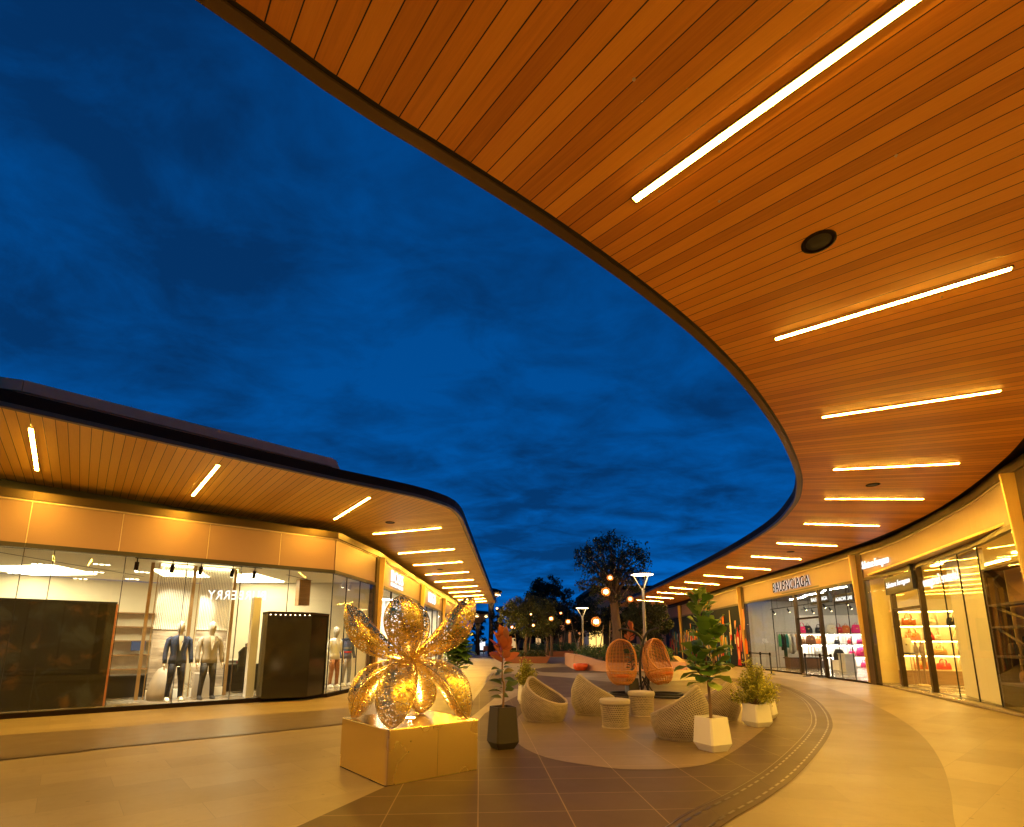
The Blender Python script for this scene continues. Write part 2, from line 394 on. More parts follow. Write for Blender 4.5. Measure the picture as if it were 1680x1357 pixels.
skc = mixc(nt, math_(nt, 'MULTIPLY', cf, .84), base, dark)
lk(nt, skc, bg.inputs[0]); bg.inputs[1].default_value = .70
sc.view_settings.view_transform = 'Standard'; sc.view_settings.look = 'None'; sc.view_settings.exposure = .48; sc.view_settings.gamma = 1
try: sc.cycles.use_denoising = True; sc.cycles.denoiser = 'OPENIMAGEDENOISE'
except Exception: pass
sc.cycles.max_bounces = 8; sc.cycles.diffuse_bounces = 4; sc.cycles.glossy_bounces = 4; sc.cycles.transparent_max_bounces = 24
sc.cycles.sample_clamp_indirect = 6; sc.cycles.caustics_reflective = True; sc.cycles.caustics_refractive = False

# ------------------------------------------------------------------ paving
def sheet(name, poly, z, mat):
    b = MB(); n = len(poly)
    a = sum(poly[i][0] * poly[(i + 1) % n][1] - poly[(i + 1) % n][0] * poly[i][1] for i in range(n))
    if a < 0: poly = list(reversed(poly))
    b.add([(p[0], p[1], z) for p in poly], [list(range(n))])
    return tag(b.build(name, mat), kind='structure')
TAN = tilemat('tan_paving', (.261, .214, .128), (.329, .270, .162), (.22, .18, .12), 1.2, .6, -.70, .003, .36, .5, .10)
TAN2 = tilemat('mid_tan_paving', (.171, .133, .076), (.207, .162, .093), (.15, .12, .08), 1.2, .6, .25, .002, .36, .5, .10)
DARKP = tilemat('dark_paving', (.079, .050, .020), (.097, .063, .026), (.25, .185, .10), .80, .56, -.06, .0055, .42, 0, .12, .12)
ISL = tilemat('island_paving', (.225, .164, .086), (.252, .184, .097), (.40, .31, .19), .80, .56, -.06, .005, .36, 0, .12)
DRAIN = plain('drain_slot', (.13, .105, .075), .32, .8, .1)
DRAINP = tilemat('drain_paving', (.072, .047, .020), (.085, .056, .025), (.04, .03, .02), .9, 4, 0, .006, .42, 0, .12, .12)
sheet('ground', [(-300, -120), (300, -120), (300, 500), (-300, 500)], 0, TAN)
def gp(L): return [at(x, y) for x, y in L]
ringR = catmull([(.2, 2.6), (1.0, 3.75)] + [tuple(p)[:2] for p in gp([(1185, 1357), (1260, 1311), (1310, 1272), (1345, 1232), (1362, 1205), (1366, 1187), (1357, 1167), (1337, 1148), (1300, 1130), (1260, 1118)])], 8)
arcR = catmull([(1.2, 1.6), (2.6, 3.2)] + [tuple(p)[:2] for p in gp([(1568, 1357), (1560, 1300), (1545, 1253), (1520, 1215), (1490, 1189), (1450, 1165), (1400, 1143), (1340, 1124), (1290, 1114)])], 8)
back = gp([(1200, 1113), (1130, 1116), (1060, 1120), (1000, 1119), (930, 1112), (870, 1107), (838, 1106)])
drainL = [(-1.0, 26), (-1.05, 18), (-1.1, 13.2)]
sheet('mid_paving', [tuple(p)[:2] for p in arcR] + [(11.3, 25)] + [tuple(p)[:2] for p in reversed(ringR)], .004, TAN2)
front = [(-1.2, 6.0), (-1.33, 5.88), (-1.76, 4.69), (-2.6, 2.4), (-3.2, .5)]
sheet('dark_paving', [tuple(p)[:2] for p in ringR] + [tuple(p)[:2] for p in back] + drainL + [(-1.3, 9.4), (-.95, 7.6)] + front, .008, DARKP)
bandU = [(-15.6, 3.4), (-8.28, 8.92), (-7.18, 9.64), (-5.3, 11.34), (-3.89, 12.45), (-3.0, 14.2), (-2.7, 17), (-2.6, 26)]
bandD = [(-12.6, 2.2), (-6.58, 7.15), (-5.83, 7.89), (-4.25, 9.15), (-3.18, 10.12), (-1.75, 11.7), (-1.15, 13.2), (-1.05, 18), (-1.0, 26)]
bU, bD = catmull(bandU, 6), catmull(bandD, 6)
sheet('dark_paving_band', [tuple(p)[:2] for p in bU[:32]] + [(-2.2, 14.6)] + [tuple(p)[:2] for p in reversed(bD[:40])], .012, plain('brown_band', (.13, .10, .068), .36, 0, .2, 3))
isl = catmull([tuple(p)[:2] for p in gp([(868, 1160), (850, 1178), (843, 1200), (851, 1222), (899, 1245), (988, 1260), (1040, 1264), (1110, 1262), (1179, 1248), (1244, 1205), (1262, 1182), (1240, 1160), (1150, 1148), (1050, 1143), (960, 1143), (895, 1149), (868, 1160)])], 6)
sheet('seating_island_paving', [tuple(p)[:2] for p in isl[:-1]], .012, ISL)
sheet('light_paving_band', [tuple(p)[:2] for p in gp([(762, 1186), (783, 1170), (819, 1140), (845, 1131), (875, 1131), (850, 1142), (819, 1158), (795, 1172), (775, 1196)])], .016, TAN)
sheet('far_dark_paving', [tuple(p)[:2] for p in gp([(873, 1099), (890, 1095.5), (940, 1094), (1010, 1095), (1075, 1098), (1080, 1103), (1000, 1104), (930, 1104), (890, 1103)])], .004, DARKP)
sheet('far_grey_paving', [tuple(p)[:2] for p in gp([(690, 1077), (812, 1077), (840, 1083), (900, 1089), (960, 1089), (955, 1083), (905, 1079), (820, 1071), (740, 1071)])], .004, plain('far_grey_band', (.16, .13, .115), .4, 0, .15, 1))
def offs(P, d):
    P = [V((p[0], p[1], 0)) for p in P]; out = []
    for i, p in enumerate(P):
        t = (P[min(i + 1, len(P) - 1)] - P[max(i - 1, 0)]).normalized(); out.append(p + V((-t.y, t.x, 0)) * d)
    return out
def ribbon(b, P, hw, z):
    A, B = offs(P, hw), offs(P, -hw)
    for i in range(len(P) - 1): b.quad((*A[i][:2], z), (*B[i][:2], z), (*B[i + 1][:2], z), (*A[i + 1][:2], z))
b = MB(); ribbon(b, offs(ringR, .17), .17, .012); tag(b.build('drain_channel', DRAINP), kind='structure')
b = MB()
for d in (.07, .27):
    pl = Poly(offs(ringR, d)); s = .2
    while s < pl.L[-1] - .3:
        p, t = pl.p(s), pl.d(s); nn = V((-t.y, t.x, 0)) * .012; q = p + t * .13
        b.quad((*(p - nn)[:2], .016), (*(q - nn)[:2], .016), (*(q + nn)[:2], .016), (*(p + nn)[:2], .016)); s += .21
ribbon(b, offs(ringR, .34), .004, .016)
ribbon(b, bD, .008, .020); ribbon(b, offs(bD, .16), .008, .020)
ribbon(b, [(-1.05, 13.2), (-1.0, 18), (-.95, 27)], .05, .020)
tag(b.build('drain_slots', DRAIN), kind='structure')

# ------------------------------------------------------------------ canopies
H = 4.9
ER = Poly(catmull([(-6.5, -3.2), (-4.4, -.8), (-3.1, .75), (-2.2, 1.62), (-1.46, 2.26), (-.97, 2.70), (-.43, 3.10), (.3, 3.66), (.88, 4.14), (1.62, 4.8), (2.33, 5.5), (3.31, 6.6), (4.54, 8.19), (5.75, 9.98), (6.52, 11.33), (7.22, 12.94), (7.98, 15.73), (8.55, 20.26), (9.0, 26.66), (9.3, 32.66), (9.6, 40), (9.9, 52)], 6))
JR = Poly(catmull([(-2.6, -6.4), (-.9, -4.4), (.6, -2.4), (1.95, -.5), (3.4, 1.35), (5.4, 3.85), (7.3, 6.35), (8.75, 8.5), (9.45, 9.69), (10.12, 11.01), (10.92, 12.82), (11.54, 14.66), (12.15, 17.3), (12.5, 20), (12.75, 23.03), (13.15, 28.78), (13.6, 34.5), (14.25, 42.66), (14.9, 52)], 6))
WR = Poly(catmull([(-1.9, -6.9), (-.3, -4.9), (1.1, -2.9), (2.4, -1.0), (3.8, .95), (5.75, 3.5), (7.65, 5.95), (9.15, 8.35), (10.0, 10.25), (10.95, 12.2), (12.1, 15.3), (12.78, 17.6), (12.98, 19.3), (13.15, 21), (13.5, 25), (13.7, 30), (14.2, 36), (14.9, 43), (15.6, 53)], 6))
stripsR = [((-1.9, 1.0), (-.35, -.9)), ((-.75, 1.55), (.75, -.35)), ((.96, 3.52), (2.6, 1.75)), ((3.01, 5.44), (4.62, 4.29)), ((4.78, 7.56), (6.72, 6.70)), ((6.46, 10.06), (8.65, 9.69)), ((7.59, 12.25), (9.94, 12.27)), ((8.57, 14.97), (10.93, 15.27)), ((9.30, 18.06), (11.70, 18.6)), ((9.70, 20.95), (12.10, 21.72)), ((9.95, 24.0), (12.35, 24.9)), ((10.0, 27.1), (12.45, 28.2)), ((10.03, 30.28), (12.5, 31.6)), ((10.05, 33.3), (12.55, 34.8)), ((10.15, 36.6), (12.7, 38.2)), ((10.3, 40.2), (12.85, 41.9)), ((10.4, 43.6), (13.0, 45.4))]
stn = [(0.0, 0.0)]
for a, c in stripsR:
    d = (c[0] - a[0], c[1] - a[1]); stn.append((ER.cross(a, d), JR.cross(c, d)))
stn.append((ER.L[-1], JR.L[-1]))
def stations(P, Q, st, step=.35):
    out = []; u = 0
    for (a0, b0), (a1, b1) in zip(st, st[1:]):
        L = ((a1 - a0) + (b1 - b0)) / 2; n = max(1, int(L / step))
        for k in range(n):
            t = k / n; out.append((P.p(a0 + (a1 - a0) * t), Q.p(b0 + (b1 - b0) * t), u + L * t))
        u += L
    out.append((P.p(st[-1][0]), Q.p(st[-1][1]), u)); return out
SR = stations(ER, JR, stn)
def up(p, z): return V((p.x, p.y, z))
right = thing('shop_building', 'long curved shop building on the right under a sweeping plank canopy', 'building', (0, 0, 0))
left = thing('shop_building', 'angular shop building on the left with a straight plank canopy and copper fascia', 'building', (0, 0, 0))
b = MB()
for (e0, j0, u0), (e1, j1, u1) in zip(SR, SR[1:]):
    L0, L1 = (e0 - j0).length, (e1 - j1).length
    b.quad(up(e0, H), up(e1, H), up(j1, H), up(j0, H), [(u0, 0), (u1, 0), (u1, L1), (u0, L0)])
b.build('canopy_ceiling', M['plank'], right)
def lipline(S, root, Hh, lip=.12, fh=.25):
    gr, fa, rf = MB(), MB(), MB(); rows = []
    for e, j, u in S:
        o = (e - j).normalized(); rows.append((e, o))
    E = [r[0] for r in rows]
    O = []
    for i, (e, o) in enumerate(rows):
        t = (E[min(i + 1, len(E) - 1)] - E[max(i - 1, 0)]).normalized(); n = V((-t.y, t.x, 0))
        if n.dot(o) < 0: n = -n
        O.append(n)
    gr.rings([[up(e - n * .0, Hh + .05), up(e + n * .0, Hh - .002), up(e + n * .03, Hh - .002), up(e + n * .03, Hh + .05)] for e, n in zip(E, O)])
    fa.rings([[up(e + n * .03, Hh + .06), up(e + n * .03, Hh - .02), up(e + n * lip, Hh - .02), up(e + n * lip, Hh + .025), up(e + n * (lip - .012), Hh + .025), up(e + n * (lip - .012), Hh + .06)] for e, n in zip(E, O)])
    rf.rings([[up(e + n * (lip - .015), Hh + .03), up(e + n * (lip - .005), Hh + fh), up(e - n * .3, Hh + fh + .02), up(e - n * .3, Hh + .06)] for e, n in zip(E, O)])
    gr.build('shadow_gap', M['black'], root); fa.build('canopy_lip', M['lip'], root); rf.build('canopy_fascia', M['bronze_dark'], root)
    return O
lipline(SR, right, H)
b = MB()                                   # roof deck over the canopy and the shops
b.rings([[up(e, H + .27), up(j + (j - e).normalized() * 7, H + .27), up(j + (j - e).normalized() * 7, H + .12), up(e, H + .12)] for e, j, u in SR])
b.build('roof', M['bronze_dark'], right)
# left canopy: two plank fields that meet on a mitre
dA = V((.776, .630, 0)); nA = V((-.630, .776, 0)); dBp = V((2.3, -.95, 0)).normalized(); uB = V((-dBp.y, dBp.x, 0))
EA = Poly([(-17, -2.4), (-7.55, 7.22), (-6.3, 8.45), (-5.1, 9.62), (-3.8, 10.87), (-2.75, 11.75), (-2.35, 12.13), (-2.0, 12.55), (-1.75, 12.98)])
JA = Poly([(-20.5, .9), (-10.85, 10.66), (-7.58, 14.1), (-5.42, 16.3)])
EB = Poly(catmull([(-1.75, 12.98), (-1.58, 13.5), (-1.5, 14.4)], 4) + [V((-1.5, y, 0)) for y in range(17, 46, 4)] + catmull([(-1.5, 46.3), (-1.65, 47.1), (-2.3, 47.6), (-4.8, 47.8)], 4))
JB = Poly([(-5.42, 16.3), (-5.3, 19.8), (-5.0, 30), (-4.75, 40), (-4.75, 47.6)])
def frac(P, Q, n): return [(P.p(P.L[-1] * i / n), Q.p(Q.L[-1] * i / n), 0) for i in range(n + 1)]
SA, SB = frac(EA, JA, 60), frac(EB, JB, 90)
b = MB()
for S, u_, v_ in ((SA, dA, nA), (SB, uB, dBp)):
    for (e0, j0, _), (e1, j1, _) in zip(S, S[1:]):
        q = [e0, e1, j1, j0]; b.quad(*[up(p, H) for p in q], [(p.dot(u_) + 100, p.dot(v_) + 100) for p in q])
b.build('canopy_ceiling', M['plank_shoplit'], left)
lipline(SA + SB[1:], left, H)
b = MB(); b.rings([[up(e, H + .27), up(j + (j - e).normalized() * 5, H + .27), up(j + (j - e).normalized() * 5, H + .12), up(e, H + .12)] for e, j, u in SA + SB[1:]])
b.build('roof', M['bronze_dark'], left)
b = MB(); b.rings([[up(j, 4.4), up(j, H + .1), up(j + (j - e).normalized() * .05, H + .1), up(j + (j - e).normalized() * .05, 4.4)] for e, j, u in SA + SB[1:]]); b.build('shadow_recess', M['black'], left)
# parapet set back on the left roof
pa = [at(40, 625, 6.1), at(545, 753, 6.1)]
PB = MB(); q0, q1 = pa
zt = (q0.z + q1.z) / 2
q0.z = q1.z = zt
qs = [q0 + V((-9.5, -3.6, 0)), q0, q1]
for a, c in zip(qs, qs[1:]):
    t = (c - a); L = t.length; t.normalize(); n = V((-t.y, t.x, 0)); k = max(1, int(L / 1.55))
    for i in range(k):
        p, r = a + t * (L * i / k + .006), a + t * (L * (i + 1) / k - .006)
        PB.add([up(p, H + .3), up(r, H + .3), up(r, zt - .22), up(p, zt - .22), up(p + n * .1, H + .3), up(r + n * .1, H + .3), up(r + n * .1, zt - .22), up(p + n * .1, zt - .22)], [(0, 1, 2, 3), (7, 6, 5, 4), (0, 4, 5, 1), (1, 5, 6, 2), (2, 6, 7, 3), (3, 7, 4, 0)])
PB.build('parapet', M['parapet'], left)
CB = MB()
for a, c in zip(qs, qs[1:]):
    t = (c - a).normalized(); n = V((-t.y, t.x, 0))
    CB.rings([[up(p - n * .04, zt - .21), up(p - n * .04, zt), up(p + n * .5, zt), up(p + n * .5, zt - .21)] for p in (a, c)], cap=True)
t = (q1 - q0).normalized(); n = V((-t.y, t.x, 0))
CB.rings([[up(p, H + .3), up(p, zt - .005), up(p + t * .1, zt - .005), up(p + t * .1 + t * .5 * k, H + .3)] for p, k in ((q1, 1), (q1 + n * 4, 1))], cap=True)
CB.build('parapet_coping', M['parapet'], left)
for k in range(4):
    p = q0.lerp(q1, .04 + k * .31); mb = MB(); mb.tube([up(p + nA * .02, zt - .38), up(p - nA * .05, zt - .38)], .035, 10); mb.build('overflow_outlet', M['black'], left)

# ------------------------------------------------------------------ light strips and ceiling speakers
def ordinal(n): return ['first', 'second', 'third', 'fourth', 'fifth', 'sixth', 'seventh', 'eighth', 'ninth', 'tenth', 'eleventh', 'twelfth', 'thirteenth', 'fourteenth', 'fifteenth', 'sixteenth', 'seventeenth', 'eighteenth'][n - 1]
def strip(a, c, label, grp):
    a, c = V((a[0], a[1], H)), V((c[0], c[1], H)); m = (a + c) / 2; L = (c - a).length; rz = math.atan2(c.y - a.y, c.x - a.x)
    t = thing('ceiling_light', label, 'light', m, rz, grp)
    h = MB(); h.box((0, .034, -.004), (L + .03, .012, .012)); h.box((0, -.034, -.004), (L + .03, .012, .012)); h.box((L / 2 + .012, 0, -.004), (.012, .056, .012)); h.box((-L / 2 - .012, 0, -.004), (.012, .056, .012))
    h.build('frame', M['lip'], t)
    d = MB(); hw = .026
    d.rings([[V((x, -hw, .0)), V((x, -hw, -.010)), V((x, -hw * .7, -.014)), V((x, hw * .7, -.014)), V((x, hw, -.010)), V((x, hw, .0))] for x in (-L / 2, L / 2)], cap=True)
    d.build('diffuser', M['strip'], t)
for i, (a, c) in enumerate(stripsR):
    if i < 2: lab = ['long light strip in the right canopy behind the viewer', 'long light strip in the right canopy straight above the viewer'][i]
    else: lab = 'glowing light strip in the right canopy, %s along its curve from the viewer' % ordinal(i - 1)
    strip(a, c, lab, 'light strips of the right canopy')
stripsL = [((-10.0, 5.6), (-11.75, 7.75)), ((-7.80, 8.00), (-9.57, 10.1)), ((-5.75, 9.80), (-7.53, 11.95)), ((-3.42, 12.15), (-5.0, 14.40))]
for k, y in enumerate([16.0, 19.75, 22.95, 26.3, 29.6, 33.0, 36.3, 39.5, 42.6, 45.4]):
    s_ = .46 + .03 * k; stripsL.append(((-2.17, y - s_), (-4.44, y + s_)))
for i, (a, c) in enumerate(stripsL):
    lab = 'light strip in the left canopy beyond the picture edge' if i == 0 else 'glowing light strip in the left canopy, %s from the left end' % ordinal(i)
    strip(a, c, lab, 'light strips of the left canopy')
def speaker(p, r, lab):
    t = thing('ceiling_speaker', lab, 'speaker', p, 0, 'round ceiling speakers')
    b = MB(); b.lathe([(r, 0), (r, -.012), (r * .86, -.018), (r * .84, -.006)], n=28); b.build('bezel', M['bronze_dark'], t)
    b = MB(); b.lathe([(r * .85, -.004), (r * .5, -.010), (.01, -.013)], n=28); b.build('grille', M['black'], t)
for x, y, lab in [(1343, 396, 'dark round speaker in the right canopy between the two nearest light strips'), (1432, 795, 'small round speaker in the right canopy between its fourth and fifth light strips'), (1297, 905, 'tiny round speaker in the right canopy above the black lettered sign'), (640, 857, 'round speaker in the left canopy beside the plank mitre'), (722, 934, 'small round speaker in the left canopy over the white lettered shop'), (1180, 948, 'tiny round speaker far down the right canopy')]:
    speaker(at(x, y, H), .135, lab)

for i, (x, y) in enumerate([(1470, 255), (1180, 330), (1545, 487), (1040, 130)]):
    p = at(x, y, H); t = thing('sprinkler', 'small pale sprinkler head in the right canopy planks, %s nearest the viewer' % ordinal([1, 3, 4, 2][[1470, 1180, 1545, 1040].index(x)]).replace('first', 'the'), 'sprinkler', p, 0, 'sprinkler heads')
    b = MB(); b.lathe([(.011, 0), (.011, -.003), (.006, -.005)], n=14); b.build('rose', M['trim'], t); b = MB(); b.tube([(0, 0, -.004), (0, 0, -.014)], .004, 6); b.build('nozzle', M['trim'], t)
# ------------------------------------------------------------------ facades
WL = Poly([(-17, 5.0), (-10.15, 10.75), (-5.12, 14.95), (-4.75, 18.3), (-4.75, 48)])
def frames(P, s0, s1, step):
    n = max(1, int(abs(s1 - s0) / step + .999)); return [s0 + (s1 - s0) * i / n for i in range(n + 1)]
def slab(root, name, mat, P, side, s0, s1, z0, z1, front, thick, step=.5, bevel=0):
    b = MB(); rs = []
    for s in frames(P, s0, s1, step):
        p, d = P.p(s), P.d(s); n = V((-d.y, d.x, 0)) * side
        rs.append([up(p + n * front, z0), up(p + n * front, z1), up(p + n * (front - thick), z1), up(p + n * (front - thick), z0)])
    b.rings(rs, cap=True); return b.build(name, mat, root, bevel=bevel)
def pane(root, name, mat, a, c, z0, z1, thick=.012):
    d = (c - a); L = d.length; b = MB(); b.box(((a.x + c.x) / 2, (a.y + c.y) / 2, (z0 + z1) / 2), (L - .012, thick, z1 - z0), math.atan2(d.y, d.x)); return b.build(name, mat, root)
def post(root, name, mat, p, d, w_, t_, z0, z1):
    b = MB(); b.box((p.x, p.y, (z0 + z1) / 2), (w_, t_, z1 - z0), math.atan2(d.y, d.x)); return b.build(name, mat, root)
def column(root, P, side, s, zt, w_=.34, top=.44, finw=.10, finshift=0.0):
    p, d = P.p(s), P.d(s); n = V((-d.y, d.x, 0)) * side
    b = MB(); b.box(up(p - n * .06, zt / 2), (w_, .22, zt), math.atan2(d.y, d.x)); b.build('column', M['pilaster'], root)
    b = MB(); q = p + d * finshift; h = d * finw / 2
    b.add([up(q - h + n * .045, .05), up(q + h + n * .045, .05), up(q + h + n * .085, .05), up(q - h + n * .085, .05), up(q - h + n * .045, zt), up(q + h + n * .045, zt), up(q + h + n * top, zt), up(q - h + n * top, zt)],
          [(3, 2, 1, 0), (4, 5, 6, 7), (0, 1, 5, 4), (1, 2, 6, 5), (2, 3, 7, 6), (3, 0, 4, 7)])
    b.build('tapered_fin', M['fin'], root)
def textmesh(txt, extrude=.02, shear=0.0, bold=.0):
    cu = bpy.data.curves.new('t', 'FONT'); cu.body = txt; cu.extrude = extrude; cu.shear = shear; cu.space_character = 1.12; cu.offset = bold if txt in ('BALENCIAGA', 'BOSS', 'HUGO', 'BURBERRY') else 0; cu.resolution_u = 3
    o = bpy.data.objects.new('t', cu); COL.objects.link(o); bpy.context.view_layer.update()
    me = bpy.data.meshes.new_from_object(o.evaluated_get(bpy.context.evaluated_depsgraph_get())); bpy.data.objects.remove(o); bpy.data.curves.remove(cu)
    xs = [v.co.x for v in me.vertices]; ys = [v.co.y for v in me.vertices]
    x0, x1, y0, y1 = min(xs), max(xs), min(ys), max(ys)
    for v in me.vertices: v.co.x = (v.co.x - (x0 + x1) / 2) / (x1 - x0); v.co.y = (v.co.y - (y0 + y1) / 2) / (y1 - y0)
    return me
def lettering(name, txt, mat, c, right, w_, h_, depth=.03, parent=None, mirror=False, shear=0.0, up_=V((0, 0, 1))):
    me = textmesh(txt, .5, shear); r = V(right).normalized(); n = r.cross(up_)
    for v in me.vertices:
        x, y, z = v.co; x = -x if mirror else x
        v.co = V(c) + r * (x * w_) + up_ * (y * h_) + n * (z * depth)
    me.materials.clear(); me.materials.append(mat); me.name = name
    o = bpy.data.objects.new(name, me); COL.objects.link(o)
    if parent: o.parent = parent
    return o
def wallpt(P, side, s, z, off):
    p, d = P.p(s), P.d(s); return up(p + V((-d.y, d.x, 0)) * side * off, z)

# ---- left building
sPix = [-75, 47, 172, 280, 374, 457]
sA = [WL.pix(x, 1160) for x in sPix]; sC = (V((-10.15, 10.75)) - V((-17, 5.0))).length; LA_ = (V((-5.12, 14.95)) - V((-10.15, 10.75))).length; sK = sC + LA_
sF = sK + (V((-4.75, 18.3)) - V((-5.12, 14.95))).length
for a, c in [(0.0, sC), (sC, sK), (sK, sF - .16)]:
    slab(left, 'base_rail', M['bronze_dark'], WL, -1, a + .001, c - .001, 0, .10, .05, .12, 60)
    slab(left, 'head_frame', M['black'], WL, -1, a + .001, c - .001, 3.42, 3.52, .05, .12, 60)
    slab(left, 'panel_trim', M['trim'], WL, -1, a + .001, c - .001, 4.405, 4.435, .055, .1, 60)
    slab(left, 'cornice_beam', M['bronze'], WL, -1, a + .001, c - .001, 4.437, 4.62, .10, .2, 60)
jp = [0.02] + [sC - 3.3, WL.pix(158, 1160), WL.pix(312, 1160), WL.pix(438, 1155), sK - .01]
jp = sorted(jp)
for a, c in zip(jp, jp[1:]):
    cuts = [a] + ([sC] if a < sC < c else []) + [c]
    for q, r in zip(cuts, cuts[1:]): slab(left, 'fascia_panel', M['panel'], WL, -1, q + .008, r - .008, 3.523, 4.402, .02, .05, 60)
slab(left, 'fascia_panel', M['panel'], WL, -1, sK + .02, sF - .2, 3.523, 4.402, .02, .05, 60)
for j in jp[1:-1] + [sC]: slab(left, 'panel_joint', M['trim'], WL, -1, j - .006, j + .006, 3.523, 4.402, .014, .03)
ga = sorted([0.05, sC] + sA + [sK]); ga = [g for i, g in enumerate(ga) if i == 0 or g - ga[i - 1] > .25]
gf = [sK] + [WL.pix(x, 1138) for x in (558, 581)] + [sF - .18]
for a, c in list(zip(ga, ga[1:])) + list(zip(gf, gf[1:])):
    pane(left, 'window_pane', M['glass'], WL.p(a + .002), WL.p(c - .002), .105, 3.418)
for g in ga[1:-1] + gf: post(left, 'glass_joint', M['black'], WL.p(g), WL.d(g + .02), .014, .03, .10, 3.42)
column(left, WL, -1, sF + .02, 4.43, .36, .24, .06, .16)
bays = [sF + .02, sF + 8.8, sF + 17.5, sF + 26.3, WL.L[-1]]
for i, (a, c) in enumerate(zip(bays, bays[1:])):
    if i: column(left, WL, -1, a, 4.43, .36, .24, .06, .16)
    a += .2; c -= .2
    slab(left, 'base_rail', M['bronze_dark'], WL, -1, a, c, 0, .10, .03, .1, 60)
    slab(left, 'head_frame', M['black'], WL, -1, a, c, 3.42, 3.52, .05, .12, 60)
    slab(left, 'fascia_panel', M['panel'], WL, -1, a, c, 3.523, 4.402, .02, .05, 60)
    slab(left, 'panel_trim', M['trim'], WL, -1, a, c, 4.405, 4.435, .055, .1, 60)
    for k in range(4):
        p, q = WL.p(a + (c - a) * k / 4), WL.p(a + (c - a) * (k + 1) / 4); pane(left, 'window_pane', M['glass'], p, q, .105, 3.418); post(left, 'window_post', M['black'], p, WL.d(a), .05, .07, .1, 3.42)
slab(left, 'cornice_beam', M['bronze'], WL, -1, sF - .158, WL.L[-1], 4.437, 4.62, .10, .2, 60)
# shell of the left corner shop
PA = V((-10.15, 10.75, 0)); dL = V((.7676, .6409, 0)); nL = V((-.6409, .7676, 0))
def LA(u, d, z=0): return PA + dL * u + nL * d + V((0, 0, z))
fl = [LA(-8.6, .1), LA(-.0, .1), (-5.2, 15.0, 0), (-4.85, 18.2, 0), (-12.1, 18.4, 0), LA(-8.6, 7.2)]
b = MB(); b.prism([(p[0], p[1]) for p in fl], .02, .095); b.build('shop_floor', M['shopfloor'], left)
b = MB(); b.prism([(p[0], p[1]) for p in fl], 3.525, 3.6); b.build('shop_ceiling', M['ceil'], left)
def wall(root, name, mat, a, c, z0, z1, t=.08):
    d = V((c[0] - a[0], c[1] - a[1], 0)); b = MB(); b.box(((a[0] + c[0]) / 2, (a[1] + c[1]) / 2, (z0 + z1) / 2), (d.length, t, z1 - z0), math.atan2(d.y, d.x)); return b.build(name, mat, root)
wall(left, 'back_wall', M['cream'], LA(-8.6, 7.25), LA(3.5, 7.25), .1, 3.52)
wall(left, 'side_wall', M['cream'], (-12.15, 18.47), (-5.0, 18.38), .1, 3.52)
wall(left, 'side_wall', M['cream'], LA(-8.65, .1), LA(-8.65, 7.2), .1, 3.52)
for L in ([(-40, 931), (85, 928), (158, 943), (55, 944)], [(-60, 957), (10, 958), (80, 960), (80, 967), (-40, 964)], [(384, 944), (418, 942), (466, 955), (386, 956)], [(250, 935), (330, 939), (345, 948), (268, 946)]):
    b = MB(); pts = [at(x, y, 3.5) for x, y in L]; b.prism([(p.x, p.y) for p in pts], 3.50, 3.523); b.build('ceiling_panel_light', M['panel_light'], left)
for (x0, y0, x1, y1) in [(-20, 896, 245, 914), (-20, 903, 236, 946), (-20, 951, 120, 953), (470, 943, 512, 953)]:
    p, q = at(x0, y0, 3.52), at(x1, y1, 3.52); b = MB(); ribbon(b, [p, q], .035, 3.520); b.build('ceiling_groove', M['bronze_dark'], left)
b = MB(); p = at(498, 958, 3.4); b.box((p.x, p.y, 3.1), (.36, .36, .85), .69); b.build('bulkhead', M['wood'], left)
p, q = at(414, 1148, .1), at(427, 1147, .1)
b = MB(); m = (p + q) / 2 + nL * .8; b.box((m.x, m.y, 1.38), ((q - p).length, .25, 2.56), math.atan2(dL.y, dL.x)); b.build('pillar', M['white'], left)
# simple bright shells for the shops that run down the left side
for i, (a, c) in enumerate(zip(bays, bays[1:])):
    p, q = WL.p(a + .1), WL.p(c - .1); col = M['white'] if i == 0 else M['cream']
    b = MB(); b.prism([(p.x - .06, p.y), (q.x - .06, q.y), (q.x - 4.2, q.y), (p.x - 4.2, p.y)], .02, .095); b.build('shop_floor', M['shopfloor'], left)
    b = MB(); b.prism([(p.x - .06, p.y), (q.x - .06, q.y), (q.x - 4.2, q.y), (p.x - 4.2, p.y)], 3.525, 3.6); b.build('shop_ceiling', M['ceil_dark' if i else 'ceil'], left)
    wall(left, 'back_wall', col, (p.x - 4.2, p.y), (q.x - 4.2, q.y), .1, 3.52); wall(left, 'side_wall', col, (p.x - .2, q.y), (p.x - 4.2, q.y), .1, 3.52)
    for k in range(3):
        y = p.y + (q.y - p.y) * (k + .5) / 3; b = MB(); b.box((p.x - 1.6, y, 3.51), (1.2, .5, .02)); b.build('ceiling_panel_light', M['panel_white'], left)
    b = MB(); b.box((p.x - 4.05, (p.y + q.y) / 2, 1.9), (.2, 5.5, .04)); b.box((p.x - 4.05, (p.y + q.y) / 2, 1.3), (.2, 5.5, .04)); b.box((p.x - 4.05, (p.y + q.y) / 2, 2.5), (.2, 5.5, .04)); b.build('wall_shelf', M['wood'], left)

